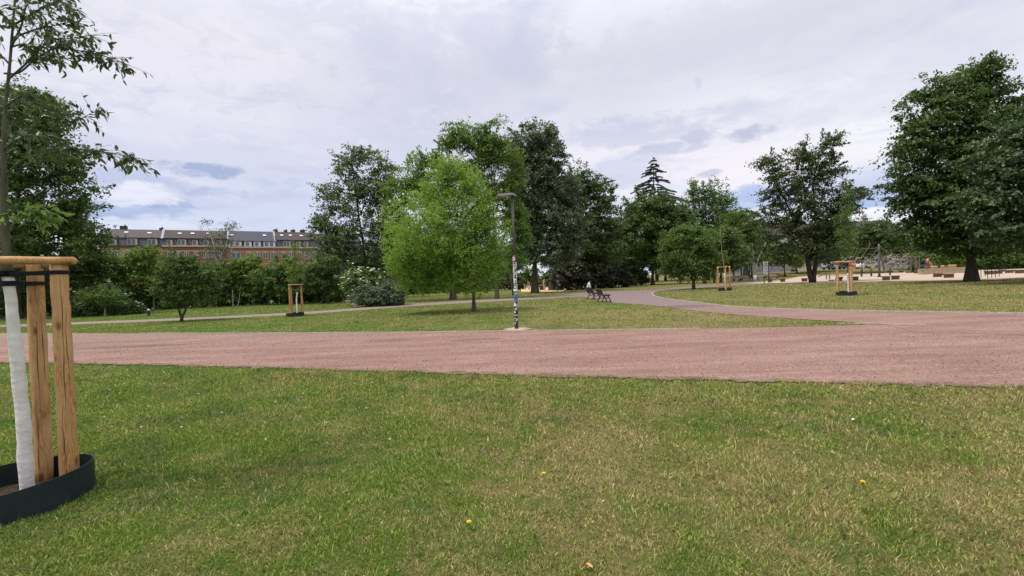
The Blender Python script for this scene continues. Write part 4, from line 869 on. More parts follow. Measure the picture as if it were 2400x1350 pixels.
# seated person on a tall seat
ps = P(2171, 617, 60.0); e0 = empty('play_pillar', (ps.x, 60, 0.735), 'grey pillar seat on the platform carrying the seated person', 'seat')
sh_ = ps.z-0.12-0.735; MB().box((0, 0, sh_/2), (0.36, 0.36, sh_)).build('pillar', 'mast_grey', e0); MB().box((0.02, 0, sh_+0.0), (0.5, 0.42, 0.05)).build('seat', 'mast_dark', e0)
MB().box((0, 0, 0.0), (0.6, 0.6, 0.04)).build('base', 'concrete', e0)
def skin(name, verts, edges, rads, mat, parent, lv=2):
    me = bpy.data.meshes.new(name); me.from_pydata(verts, edges, []); me.materials.append(M[mat]); o_ = link(name, me, parent)
    sm = o_.modifiers.new('skin', 'SKIN'); 
    for sv_, r in zip(me.skin_vertices[0].data if me.skin_vertices else [], rads): sv_.radius = (r, r)
    if not me.skin_vertices:
        bm = bmesh.new(); bm.from_mesh(me); ly = bm.verts.layers.skin.verify(); bm.verts.ensure_lookup_table()
        for v_, r in zip(bm.verts, rads): v_[ly].radius = (r, r)
        bm.verts[0][ly].use_root = True; bm.to_mesh(me); bm.free()
    sb = o_.modifiers.new('sub', 'SUBSURF'); sb.levels = lv; sb.render_levels = lv; sm.use_smooth_shade = True; return o_
import bmesh
pe = empty('person', ps, 'person in pink top and purple waist sitting forward with bare legs', 'person')
v = [(0, 0, 0), (.05, 0, .16), (.12, 0, .33), (.18, 0, .46), (.23, 0, .55), (.27, 0, .63), (.30, 0, .75)]; ed = [(i, i+1) for i in range(6)]; rd = [.13, .12, .13, .10, .05, .085, .09]
for s_ in (-1, 1):
    k = len(v); v += [(.16, .15*s_, .44), (.26, .20*s_, .20), (.46, .12*s_, .12), (.50, .11*s_, .10)]; ed += [(3, k), (k, k+1), (k+1, k+2), (k+2, k+3)]; rd += [.06, .042, .032, .035]
    for q, (dy, ln_) in enumerate(((-.03, .07), (-.012, .085), (.006, .085), (.024, .07))): kk = len(v); v += [(.50+ln_*.6, (.11+dy)*s_, .09), (.50+ln_, (.11+dy)*s_, .06)]; ed += [(k+3, kk), (kk, kk+1)]; rd += [.011, .009]
    kk = len(v); v += [(.50, (.07)*s_, .12), (.54, .05*s_, .11)]; ed += [(k+2, kk), (kk, kk+1)]; rd += [.012, .009]
    k = len(v); v += [(.08, .10*s_, -.01), (.44, .13*s_, .0), (.62, .12*s_, -.20), (.78, .11*s_, -.36), (.90, .11*s_, -.36)]; ed += [(0, k), (k, k+1), (k+1, k+2), (k+2, k+3), (k+3, k+4)]; rd += [.10, .07, .055, .04, .035]
skin('body', v, ed, rd, 'skin', pe)
skin('shirt', [(.05, 0, .16), (.12, 0, .33), (.175, 0, .45), (.16, .15, .44), (.22, .18, .30), (.16, -.15, .44), (.22, -.18, .30)], [(0, 1), (1, 2), (2, 3), (3, 4), (2, 5), (5, 6)], [.15, .155, .115, .075, .06, .075, .06], 'shirt_pink', pe)
skin('jacket', [(-.06, 0, .02), (-.04, 0, .18), (.0, 0, .32)], [(0, 1), (1, 2)], [.13, .14, .10], 'shirt_purple', pe)
skin('shorts', [(0, 0, -.01), (.10, .10, -.01), (.28, .12, 0.0), (.10, -.10, -.01), (.28, -.12, 0)], [(0, 1), (1, 2), (0, 3), (3, 4)], [.15, .115, .09, .115, .09], 'cloth_dark', pe)
skin('hair', [(.245, 0, .66), (.26, 0, .76), (.30, 0, .81)], [(0, 1), (1, 2)], [.07, .09, .075], 'hair', pe)
f_ = MB(); f_.box((.385, .03, .755), (.012, .022, .012)); f_.box((.385, -.03, .755), (.012, .022, .012)); f_.build('eye', 'sign_black', pe)
MB().box((.393, 0, .725), (.03, .02, .035)).build('nose', 'skin', pe); MB().box((.378, 0, .69), (.012, .045, .01)).build('mouth', 'print_red', pe)

# ------------------------------------------------------------------ far grass bank, cars, walls, pale block
bk = MB(); xs = [P(px, 675, 95).x for px in (1690, 1750, 1880, 2000, 2200, 2500, 3000)]; zs = [0, .75, .9, .9, .9, .9, .9]
vs = []; 
for x, z in zip(xs, zs): vs += [(x, 86, -0.01), (x, 93, z*0.93), (x+4, 97, z), (x+20, 150, z)]
bk.add(vs, [(4*i+k, 4*i+4+k, 4*i+5+k, 4*i+1+k) for i in range(6) for k in range(3)])
tag(bk.build('grass_bank', 'lawn_soil'), kind='structure')
def car(px, D_, rz, mat, label, z=0.9):
    q = P(px, 630, D_); e = empty('parked_car', (q.x, D_, z), label, 'car', 'cars parked behind the playground', rz)
    prof = [(-2.1, .35), (-2.12, .75), (-1.9, .92), (-1.35, .98), (-.75, 1.42), (.65, 1.45), (1.25, 1.0), (1.95, .85), (2.1, .6), (2.08, .35)]
    MB().prism([Vector((x, -.85, z_)) for x, z_ in prof], (0, 1.7, 0)).build('body', mat, e)
    MB().prism([Vector((x, -.86, z_)) for x, z_ in [(-1.2, 1.0), (-.72, 1.34), (.6, 1.37), (1.08, 1.02)]], (0, 1.72, 0)).build('windows', 'glass_dark', e)
    for x in (-1.35, 1.35):
        for y in (-.8, .8): MB().tube([(x, y-.1, .33), (x, y+.1, .33)], .33, 16).build('wheel', 'tyre', e)
car(2034, 96, 0.15, 'car_white', 'white car parked behind the rope net'); car(2012, 99, 0.2, 'car_red', 'red car parked left of the white one'); car(1972, 101, 0.1, 'car_grey', 'dark grey car parked behind the staked tree'); car(1950, 104, 0.1, 'car_grey', 'dark grey car parked furthest left behind the sand')
q = P(2102, 626, 97); mb = MB(); e = empty('graffiti_hut', (q.x, 97, 0.88), 'grey hut with dense graffiti behind the rope net', 'hut'); MB().box((0, 1.2, 1.25), (6.0, 2.4, 2.5)).build('wall', 'graffiti_wall', e); MB().box((0, 1.2, 2.56), (6.3, 2.7, 0.12)).build('roof', 'mast_grey', e); MB().box((1.2, -0.03, 1.0), (0.9, 0.06, 1.95)).build('door', 'car_grey', e)
q = P(1862, 630, 98); e = empty('utility_box', (q.x, 98, 0.86), 'white graffitied utility box on the far lawn behind the path', 'utility box'); MB().box((0, 0.3, 0.85), (1.35, 0.6, 1.1)).build('cabinet', 'graffiti_wall', e); MB().box((0, 0.3, 0.15), (1.1, 0.5, 0.3)).build('plinth', 'iron', e); MB().box((0, .3, 1.43), (1.45, .7, .06)).build('lid', 'sign_grey', e)
q0, q1 = P(1690, 625, 112), P(1850, 625, 112); e = empty('graffiti_wall', ((q0.x+q1.x)/2, 112, 0.7), 'long pale graffitied wall behind the far tree trunks', 'wall'); MB().box((0, 0, 1.2), (q1.x-q0.x, 0.25, 2.4)).build('panel', 'graffiti_wall', e); MB().box((0, 0, 2.45), (q1.x-q0.x+.2, 0.35, 0.1)).build('coping', 'concrete', e)
q0, q1 = P(1660, 625, 140), P(2110, 625, 140); e = empty('apartment_block', ((q0.x+q1.x)/2, 140, 0), 'long pale apartment block almost hidden behind the right trees', 'building')
w_ = q1.x-q0.x; MB().box((0, 6, 6.5), (w_, 12, 13)).build('wall', 'facade_pale', e); MB().prism([Vector((-w_/2-.3, -.4, 13)), Vector((-w_/2-.3, 6, 16)), Vector((-w_/2-.3, 12.4, 13))], (w_+.6, 0, 0)).build('roof', 'roof_brown', e)
wm = MB().box((0, -0.02, 0), (1.1, 0.08, 1.6)).mesh('block_window', 'window_glass')
for i in range(int(w_/3)):
    for fl_ in range(4): link('window', wm, e, (-w_/2+1.6+i*3.0, 0, 2.4+fl_*3.0))

# ------------------------------------------------------------------ row of houses, far left
A = P(232, 600, 100.0); B = P(840, 600, 130.0); A.z = B.z = 0; rd_ = (B-A); row_len = rd_.length; rd_.normalize(); nrm = Vector((rd_.y, -rd_.x, 0)); rza = math.atan2(rd_.y, rd_.x)
def RW(px, py):
    d = ray(px, py); o_ = Vector((0, 0, 1.6)); t = (A-o_).dot(nrm)/d.dot(nrm); q = o_+d*t; return (q-A).dot(rd_), q.z
def house(name_lab, px0, px1, wall, roof, mans, ey, by, ry, windows, dormers, chim=(), sky_=(), party=None, extras=None, refpx=None):
    s0, _ = RW(px0, 600); s1, _ = RW(px1, 600); rp_ = refpx or (px0+px1)/2; ez = RW(rp_, ey)[1]; bz = RW(rp_, by)[1]; rz_ = 1.6+(RW(rp_, ry)[1]-1.6)*1.045
    w = s1-s0; org = A+rd_*s0; e = empty('row_house', org, name_lab, 'house', 'joined houses in the brick row', rza)
    def loc(px, py): s_, z_ = RW(px, py); return s_-s0, z_
    MB().box((w/2, 6, ez/2), (w-0.02, 12, ez)).build('wall', wall, e)
    MB().box((w/2, -0.15, ez-0.05), (w, 0.5, 0.35)).build('cornice', 'stone_trim' if wall != 'brick_yellow' else 'mansard_dark', e)
    for zz_ in (ez-1.2, ez-4.4): MB().box((w/2, -0.03, zz_), (w-.04, 0.10, 0.18)).build('string_course', 'stone_trim', e)
    mn = MB().prism([Vector((0, .1, ez+.12)), Vector((0, 1.0, bz)), Vector((0, 11, bz)), Vector((0, 12, ez+.12))], (w, 0, 0)).build('mansard', mans, e)
    rf = MB().prism([Vector((0, 0.75, bz+.01)), Vector((0, 5.6, rz_)), Vector((0, 6.4, rz_)), Vector((0, 11.2, bz+.01))], (w, 0, 0)).build('roof', roof, e)
    for px, y0, y1, hw, arch, tm in windows:
        x, z1 = loc(px, y0); _, z0 = loc(px, y1); ww = hw
        ww = ww*0.62; fr = MB().box((x, -0.04, (z0+z1)/2), (ww+0.28, 0.16, z1-z0+0.3)); 
        if arch: fr.box((x, -0.04, z1+0.28), (ww*0.7, 0.16, 0.3))
        f_o = fr.build('window', 'stone_trim', e); MB().box((x, -0.10, (z0+z1)/2), (ww, 0.08, z1-z0)).build('pane', tm, f_o)
        MB().box((x, -0.15, (z0+z1)/2+0.0), (0.10, 0.04, z1-z0)).build('mullion', 'dormer_white' if tm != 'window_violet' else 'mansard_dark', f_o)
    for px0_, px1_, y0, y1, fm, panes, gable in dormers:
        xa, za = loc(px0_, y1); xb, zb_ = loc(px1_, y0); xm = (xa+xb)/2
        dm = MB().box((xm, 0.72, (za+zb_)/2), (xb-xa, 1.3, zb_-za)).build('dormer', fm, e)
        if gable: MB().prism([Vector((xa-.25, -.02, zb_)), Vector((xm, -.02, zb_+0.42)), Vector((xb+.25, -.02, zb_))], (0, 2.4, 0)).build('gable', roof, dm)
        else: MB().box((xm, 0.75, zb_+.07), (xb-xa+.3, 1.55, .14)).build('dormer_roof', roof, dm)
        for pa, pb in panes:
            x0, _ = loc(pa, 600); x1, _ = loc(pb, 600); MB().box(((x0+x1)/2, 0.04, (za+zb_)/2), (x1-x0, 0.08, (zb_-za)*0.78)).build('pane', 'window_violet' if fm == 'dormer_white' else 'window_glass', dm)
    for px, py, wd, mt in chim:
        x, z = loc(px, py); z = 1.6+(z-1.6)*1.045; c_ = MB().box((x, 6, (rz_+z)/2-.2), (wd, 0.9, z-rz_+.4+.3)); c_.tube([(x+wd*.2, 6, z), (x+wd*.2, 6, z+.45)], .16, 8); c_.build('chimney', mt, rf)
    for px, py in sky_:
        x, z = loc(px, py); t = (z-bz)/max(rz_-bz, .1); MB().box((x, 0.75+4.85*t-.1, bz+(rz_-bz)*t+.08), (0.75, .5, .10), Matrix.Rotation(math.atan2(rz_-bz, 4.85), 3, 'X')).build('skylight', 'sign_white', rf)
    if party:
        MB().prism([Vector((0, .5, bz-.1)), Vector((0, 5.5, rz_+.2)), Vector((0, 6.5, rz_+.2)), Vector((0, 11.4, bz-.1))], (0.5, 0, 0), (w-.25, 0, 0)).build('party_wall', 'sign_grey' if party == 2 else 'party_grey', e)
    return e, loc, w, rz_
e, loc, w, rz_ = house('yellow brick house with faded purple roof and satellite dish, first in row', 232, 381, 'brick_yellow', 'roof_purple', 'mansard_dark', 577, 556, 538,
    [(275, 589, 604, 1.3, 1, 'window_glass'), (300, 589, 604, 1.3, 1, 'window_glass'), (325, 589, 604, 1.3, 1, 'window_glass'), (352, 589, 604, 1.3, 1, 'window_glass'), (327, 640, 652, 1.2, 0, 'window_glass'), (350, 640, 652, 1.2, 0, 'window_glass')],
    [(248, 272, 559, 574, 'stone_trim', [(251, 259), (262, 269.5)], True), (298, 321, 559, 574, 'stone_trim', [(301, 308.5), (311, 318)], False), (345, 368, 560, 574, 'stone_trim', [(348, 355.5), (358, 365)], True)],
    chim=[(278, 531, 1.35, 'mansard_dark'), (371, 536, 0.8, 'mansard_dark')], sky_=[(289, 541), (345, 543)], party=1)
x, z = loc(258, 531); rf = [c for c in e.children if c.name.startswith('roof')][0]
mb = MB().lathe([(0, 0.10), (0.25, 0.07), (0.42, 0.0), (0.42, -0.03), (0.25, 0.03), (0, 0.06)], 20); dm = mb.build('satellite_dish', 'sign_grey', rf, True); dm.location = (x, 5.3, rz_+0.75); dm.rotation_euler = (R(75), 0, R(-20)); MB().tube([(x, 5.5, rz_-.1), (x, 5.45, rz_+.75)], .05, 6).build('dish_pole', 'iron', rf)
e, loc, w, rz_ = house('dark red brick house with brown mansard roof, second in row', 381, 537, 'brick_red', 'roof_brown', 'mansard_dark', 576.5, 558, 540.5,
    [(398, 591, 606, 1.2, 0, 'window_glass'), (408, 591, 606, 0.9, 0, 'door_red'), (418, 591, 606, 1.2, 0, 'window_glass'), (437, 591, 606, 1.2, 0, 'window_glass'), (460, 590, 605, 1.3, 0, 'window_glass'), (482, 590, 605, 1.2, 0, 'window_glass'), (499, 590, 606, 1.2, 0, 'window_glass'), (515, 590, 606, 1.2, 0, 'window_glass')],
    [(391, 404, 562, 575, 'stone_trim', [(393.5, 401)], False), (416, 436, 561, 575, 'stone_trim', [(418.5, 425), (427.5, 434)], True), (451, 463, 562, 575, 'stone_trim', [(453.5, 461)], False), (476, 490, 563, 575, 'stone_trim', [(478, 484.5), (485.5, 488)], True), (508, 520, 563, 575.5, 'stone_trim', [(511, 517.5)], False)],
    sky_=[(418, 544), (449, 544), (487, 544)], party=2)
e, loc, w, rz_ = house('orange brick house with slate blue roof and white dormers, third in row', 537, 648, 'brick_orange', 'roof_slate', 'roof_slate', 579.5, 564, 542.5,
    [(553, 592, 606, 3.0, 1, 'window_glass'), (583, 592, 606, 1.6, 1, 'window_glass'), (603, 592, 606, 1.6, 1, 'window_glass'), (621.5, 592, 606, 1.6, 1, 'window_glass'), (640.5, 592, 606, 1.6, 1, 'window_glass')],
    [(536.5, 566, 566, 577, 'dormer_white', [(540.5, 548), (553.5, 561)], False), (573, 589.5, 566, 577.5, 'dormer_white', [(577.5, 585)], False), (595, 611, 566, 577.5, 'dormer_white', [(599.5, 607)], False), (618, 645, 566.5, 578, 'dormer_white', [(622, 630), (634, 641.5)], False)],
    sky_=[(543.5, 548), (622, 549)], party=1)
e, loc, w, rz_ = house('orange brick house with grey brown roof and four chimneys, last in row', 648, 745, 'brick_orange', 'roof_grey', 'mansard_dark', 580, 562, 544.5,
    [(665, 592, 606, 1.5, 1, 'window_glass'), (683, 592, 606, 1.5, 1, 'window_glass'), (701, 592, 606, 1.5, 1, 'window_glass'), (719, 592, 606, 1.5, 1, 'window_glass'), (736, 592, 606, 1.5, 1, 'window_glass')],
    [(664, 681, 565, 578, 'stone_trim', [(666, 672), (674, 679)], True), (695.5, 704.5, 566, 578, 'stone_trim', [(697.5, 702)], False), (713, 722.5, 566, 578, 'stone_trim', [(715, 720.5)], False)],
    chim=[(650.5, 539.5, 1.1, 'chimney_brick'), (675, 541, 0.9, 'chimney_brick'), (693, 540.5, 1.1, 'chimney_brick'), (716, 540.5, 1.2, 'roof_brown')], sky_=[(663, 549), (684, 549), (710, 550)])
house('pale rendered house behind the tall airy tree beyond the row', 745, 850, 'facade_pale', 'roof_grey', 'mansard_dark', 583, 566, 549,
    [(760, 592, 605, 1.4, 0, 'window_glass'), (780, 592, 605, 1.4, 0, 'window_glass'), (800, 592, 605, 1.4, 0, 'window_glass'), (822, 592, 605, 1.4, 0, 'window_glass')], [(755, 767, 569, 580, 'stone_trim', [(757, 765)], False), (785, 797, 569, 580, 'stone_trim', [(787, 795)], False)])
q = P(188, 600, 112); e = empty('domed_tower', (q.x, 112, 0), 'round tower with dark domed roof left of the brick row', 'tower'); tz = P(188, 534, 112).z; tt = P(188, 512, 112).z
MB().lathe([(3.0, 0), (3.0, tz), (3.3, tz), (3.3, tz+.2)], 24).build('wall', 'brick_yellow', e); MB().lathe([(3.3, tz+.15), (3.15, tz+1.0), (2.4, tz+1.9), (1.2, tt+.1), (0, tt+.3)], 24).build('dome', 'mansard_dark', e, True)
q2 = P(221, 520, 112)-Vector((q.x, 112, 0)); MB().tube([(q2.x, 0, 0), (q2.x, 0, q2.z+1)], [.4, .12], 8).build('finial', 'mast_grey', e)

# ------------------------------------------------------------------ trees
G1 = 'trees of the park'
tree('maple_tree', 'huge dark green tree at the left edge behind the near stakes', 41, 36, [(50, 265, 78, 64), (110, 258, 48, 42), (60, 370, 110, 75), (145, 385, 66, 48), (185, 440, 48, 26), (60, 490, 120, 80), (150, 505, 66, 45), (120, 570, 95, 45), (170, 480, 40, 24), (205, 560, 46, 34), (-60, 300, 90, 90, 1), (-130, 450, 120, 120, 1), (-30, 570, 110, 60, 1), (110, 330, 60, 40)], 'leaf_maple', 52000, 0.21, 0.24, 'bark_dark', G1, gap=0.3, droop=0.25, cs=0.75, flat=0.4, up=0.9)
tree('airy_tree', 'tall airy dark tree right of the brick houses', 868, 52, [(822, 385, 40, 45), (890, 395, 44, 36), (775, 460, 30, 38), (840, 460, 60, 50), (893, 460, 40, 60), (755, 520, 26, 26), (790, 540, 55, 45), (870, 550, 60, 60), (762, 578, 40, 30), (810, 610, 75, 45), (880, 630, 60, 50), (850, 365, 30, 18), (762, 487, 24, 14)], 'leaf_dark', 34000, 0.21, 0.26, 'bark_dark', G1, gap=0.75, cs=0.75, shoot=0.4, edge=0.5, per=30)
tree('round_lime_tree', 'bright yellow green round tree left of the lamp post', 1111, 23.5, [(1052, 425, 58, 56), (1040, 505, 118, 75), (1070, 585, 125, 75), (1005, 580, 92, 75), (1135, 545, 52, 70), (1085, 645, 95, 42), (955, 625, 52, 48), (1145, 615, 48, 55), (1045, 395, 36, 28), (1100, 440, 45, 45), (1000, 660, 55, 26), (1130, 480, 35, 40)], 'leaf_lime', 82000, 0.080, 0.10, 'bark', G1, cs=0.22, per=13, droop=0.1, shoot=0.3, edge=0.45, flat=0.8, fork=1.6, gap=0.2, depth=0.95)
tree('back_lime_tree', 'bright green tree peeking over the left of the round one', 1062, 40, [(985, 395, 42, 34), (945, 440, 42, 38), (925, 490, 32, 42), (1000, 450, 55, 45), (925, 545, 30, 40), (965, 560, 60, 60), (1020, 600, 80, 60), (1015, 375, 26, 18)], 'leaf_lime_back', 26000, 0.17, 0.28, 'bark', G1, gap=0.5, cs=0.6, shoot=0.35)
tree('feathery_tree', 'tall feathery light green tree between round tree and lamp', 1165, 38, [(1075, 318, 42, 26), (1050, 338, 28, 16), (1140, 300, 30, 20), (1170, 283, 24, 12), (1120, 345, 52, 32), (1190, 378, 38, 30), (1115, 390, 46, 30), (1198, 425, 30, 30), (1212, 490, 24, 36), (1222, 555, 26, 32), (1205, 600, 26, 30), (1195, 520, 34, 46), (1160, 440, 46, 42), (1150, 330, 40, 26)], 'leaf_locust', 32000, 0.19, 0.17, 'bark', G1, gap=0.5, cs=0.62, flat=0.3, droop=0.6, shoot=0.5, wr=0.4, per=40)
tree('silver_linden', 'very tall grey green tree column right of the lamp post', 1254, 49, [(1250, 335, 60, 44), (1278, 365, 46, 50), (1215, 400, 30, 50), (1215, 470, 26, 60), (1235, 385, 36, 45), (1290, 420, 40, 45), (1255, 440, 55, 55), (1330, 450, 30, 40), (1300, 500, 62, 62), (1245, 530, 42, 60), (1335, 530, 46, 55), (1290, 585, 78, 34), (1230, 590, 26, 30)], 'leaf_silver', 60000, 0.20, 0.40, 'bark_dark', G1, gap=0.1, cs=0.55, edge=0.35, up=0.5, flat=0.7, shoot=0.15, fork=3.6, wr=0.75)
tree('dark_linden', 'dark tree with thick trunk right behind the grey green column', 1295, 58, [(1345, 430, 36, 42), (1385, 430, 42, 26), (1410, 460, 30, 28), (1400, 500, 45, 45), (1370, 540, 50, 50), (1430, 545, 28, 36), (1400, 590, 60, 36), (1350, 595, 60, 36), (1340, 500, 50, 50)], 'leaf_dark', 34000, 0.24, 0.46, 'bark_dark', G1, gap=0.45, cs=0.75, flat=0.45, fork=3.4)
tree('dark_maple', 'dense dark rounded tree below the spruce tip', 1530, 65, [(1520, 478, 52, 28), (1485, 510, 40, 36), (1570, 500, 44, 36), (1520, 550, 80, 55), (1475, 580, 38, 45), (1590, 560, 34, 50), (1540, 612, 66, 32), (1610, 530, 20, 30)], 'leaf_maple', 34000, 0.27, 0.26, 'bark_dark', G1, gap=0.2, cs=0.8, flat=0.5, fork=2.4)
tree('upright_tree', 'dark tree with upright feathery tips right of the spruce', 1660, 82, [(1625, 460, 18, 28), (1650, 455, 18, 26), (1680, 460, 22, 30), (1700, 475, 14, 22), (1640, 505, 42, 40), (1690, 510, 32, 40), (1660, 560, 60, 50), (1620, 580, 40, 40)], 'leaf_mid', 20000, 0.30, 0.3, 'bark_dark', G1, gap=0.4, cs=1.0, shoot=0.7, per=30)
tree('small_park_tree', 'small green tree on the lawn tongue left of the far stakes', 1626, 42, [(1590, 560, 40, 26), (1640, 565, 46, 32), (1570, 592, 28, 30), (1665, 605, 32, 28), (1612, 615, 54, 30), (1622, 540, 26, 14), (1585, 635, 36, 18), (1650, 640, 32, 14)], 'leaf_mid', 22000, 0.15, 0.13, 'bark', G1, gap=0.3, cs=0.5, trunk_px=[[(1625, 660, 0), (1620, 640, 0), (1600, 600, 0), (1595, 570, 0)], [(1626, 660, 0), (1636, 630, 0), (1645, 590, 0), (1650, 560, 0)]])
tree('forked_tree', 'big dark multi stemmed tree before the playground, forked trunk', 1905, 46.7, [(1795, 378, 24, 20), (1820, 395, 30, 36), (1885, 362, 46, 30), (1935, 342, 34, 20), (1955, 360, 22, 10), (1935, 400, 46, 36), (1880, 420, 50, 36), (1822, 455, 48, 40), (1895, 480, 70, 46), (1975, 455, 40, 30), (2015, 460, 34, 18), (1980, 490, 46, 24), (1940, 525, 60, 40), (1950, 330, 22, 12), (1815, 520, 50, 44), (1890, 545, 70, 42), (1960, 540, 36, 40), (1830, 585, 55, 30), (1930, 590, 50, 26)], 'leaf_brown', 40000, 0.19, 0.22, 'bark_dark', G1, gap=0.6, cs=0.7, flat=0.35, up=0.9, shoot=0.35, fork=2.6,
     trunk_px=[[(1897, 645, 0), (1890, 600, 0), (1872, 540, 0), (1845, 470, 0.3), (1815, 400, 0.5)], [(1908, 645, 0), (1917, 590, 0), (1915, 520, 0.2), (1905, 430, 0), (1925, 345, 0)], [(1904, 645, .2), (1903, 610, .6), (1935, 540, 1), (1985, 470, 1.4)]])
tree('chestnut_tree', 'huge dark chestnut with stout trunk at the right lawn edge', 2277, 35, [(2288, 178, 48, 40), (2225, 205, 50, 34), (2175, 225, 30, 24), (2310, 225, 60, 48), (2215, 270, 80, 50), (2150, 300, 40, 34), (2310, 320, 90, 60), (2190, 350, 80, 50), (2120, 345, 26, 18), (2150, 410, 58, 40), (2250, 420, 105, 62), (2125, 455, 34, 30), (2180, 480, 80, 50), (2300, 490, 105, 72), (2150, 530, 50, 40), (2240, 555, 85, 40), (2340, 560, 70, 34), (2360, 260, 50, 30)], 'leaf_chestnut', 62000, 0.23, 0.40, 'bark_dark', G1, gap=0.15, cs=0.85, flat=0.3, up=1.1, droop=0.45, per=60, edge=0.4, fork=2.8, flare=1.45, wr=0.5)
tree('leaning_crown_tree', 'grey green tree crown reaching in from the right edge', 2520, 29, [(2385, 320, 60, 40), (2335, 385, 52, 42), (2400, 400, 80, 70), (2310, 460, 46, 36), (2370, 490, 90, 60), (2300, 520, 34, 26), (2440, 540, 100, 50), (2490, 360, 100, 110), (2345, 545, 56, 26), (2540, 480, 120, 90), (2420, 300, 50, 50)], 'leaf_bluish', 42000, 0.19, 0.3, 'bark_dark', G1, gap=0.15, cs=0.7, flat=0.32, up=1.1, droop=0.4, per=55, fork=2.8)
# conifer
def conifer(label, px, D_, topy, pxw, basey):
    q = P(px, 600, D_); b_ = Vector((q.x, D_, 0)); e = empty('spruce_tree', b_, label, 'tree', G1); H = P(px, topy, D_).z; g = random.Random(4); mb = MB(); mb.tube([(0, 0, 0), (0, 0, H*.6), (0, 0, H)], [.35, .2, .03], 8)
    c, ax, ln = [], [], []; z = H-0.3
    while z > 5:
        t = (H-z)/H; Lb = 0.3+t*19*pxw/60; Lb *= g.uniform(.7, 1.2)
        for k in range(5 if t > .03 else 3):
            w = g.uniform(0, 6.28); l_ = Lb*g.uniform(.6, 1.1); pts = [Vector((math.cos(w)*l_*s_, math.sin(w)*l_*s_, z+l_*(0.12*math.sin(s_*2.6)-0.45*s_*s_+.22*s_**4))) for s_ in (0, .25, .5, .75, 1)]
            mb.tube(pts, [.06, .045, .03, .02, .01], 4)
            for i in range(int(l_*75)):
                s_ = g.uniform(.15, 1); k2 = min(3, int(s_*4)); p = pts[k2].lerp(pts[k2+1], s_*4-k2); d = Vector((math.cos(w+g.uniform(-1, 1)), math.sin(w+g.uniform(-1, 1)), g.uniform(-1.3, .1))); c.append(p+d*.12); ax.append(d); ln.append(g.uniform(.28, .5))
        z -= g.uniform(.35, .75)
    c = np.array([list(v_) for v_ in c]); ax = np.array([list(v_) for v_ in ax]); g2 = np.random.default_rng(1)
    link('crown', leafmesh('spruce_crown', c, ax, g2.normal(size=c.shape), np.array(ln), 0.3, 'leaf_conifer', g2.random(len(c))), e); mb.build('trunk', 'bark_dark', e, True)
conifer('sparse spruce tip rising above the dark round tree', 1538, 92, 366, 60, 640)
# birch in front of houses
tree('birch_tree', 'thin birch with white limbs in front of the brick houses', 520, 60, [(480, 522, 12, 10), (498, 545, 20, 12), (540, 530, 18, 12), (553, 522, 10, 6), (512, 555, 24, 12), (505, 580, 30, 16), (540, 575, 18, 18), (520, 610, 30, 20)], 'leaf_birch', 2600, 0.20, 0.16, 'bark_birch', G1, gap=0.2, cs=0.7, droop=0.9, shoot=0.7, wr=0.4, per=14,
     trunk_px=[[(515, 650, 0), (512, 622, 0), (504, 596, 0), (500, 570, 0), (486, 530, 0)], [(516, 650, 0), (516, 618, 0), (524, 590, 0), (535, 560, 0), (540, 530, .3)], [(516, 650, .2), (518, 610, 0), (530, 600, .4), (548, 560, .5)]], sub=5)
# small trees and shrubs in front of the house row
G2 = 'small trees and shrubs of the left hedge'
HL = [('small_tree', 'dark shrubby tree filling the left edge beneath the huge tree', 60, 39, [(40, 640, 80, 50), (100, 660, 60, 45), (-40, 650, 90, 55)], 'leaf_dark', 12000, .18),
 ('small_tree', 'dark green tree left of the white blossoming elder', 215, 42, [(205, 600, 48, 38), (240, 620, 40, 40), (190, 640, 45, 35)], 'leaf_maple', 14000, .17),
 ('elder_bush', 'elder bush dotted with flat white blossoms behind the left path', 235, 36.5, [(215, 705, 52, 26), (265, 700, 44, 30), (240, 675, 40, 20), (300, 715, 30, 22), (180, 715, 34, 22)], 'leaf_dark', 14000, .14, 150),
 ('slim_tree', 'young tree on a slim pale trunk before the elder bush', 247, 35, [(245, 680, 34, 16), (225, 690, 24, 12), (270, 688, 24, 12)], 'leaf_mid', 3500, .12),
 ('small_tree', 'yellow green bushy tree in front of the yellow brick house', 362, 44, [(333, 590, 30, 18), (335, 605, 44, 30), (360, 590, 26, 18), (320, 640, 50, 30), (375, 640, 34, 30), (350, 570, 12, 8), (395, 620, 20, 20)], 'leaf_olive', 14000, .17),
 ('small_tree', 'green bushy tree in front of the dark red house', 480, 46, [(470, 625, 40, 28), (510, 635, 36, 30), (490, 665, 46, 30)], 'leaf_mid', 12000, .18),
 ('small_tree', 'green tree under the birch and the slate roofed house', 560, 47, [(560, 620, 36, 26), (585, 605, 26, 18), (540, 650, 36, 30), (590, 645, 36, 34)], 'leaf_olive', 12000, .18),
 ('small_tree', 'light green tree behind the left staked sapling', 668, 45, [(645, 625, 36, 24), (680, 620, 34, 26), (715, 635, 30, 24), (655, 655, 44, 24), (705, 665, 40, 22)], 'leaf_mid', 14000, .18),
 ('small_tree', 'dark tree between left stakes and the white flowering bush', 757, 43, [(765, 610, 34, 26), (745, 640, 34, 30), (780, 650, 34, 30)], 'leaf_dark', 13000, .17),
 ('small_tree', 'low light tree far behind on the small side path', 812, 55, [(812, 655, 22, 18), (795, 670, 18, 14), (830, 668, 20, 14)], 'leaf_mid', 4500, .2)]
HL = [(a, b, c, d, [(l[0], l[1]+14, l[2]*1.1, l[3]*1.0) for l in e_], *r) for a, b, c, d, e_, *r in HL]
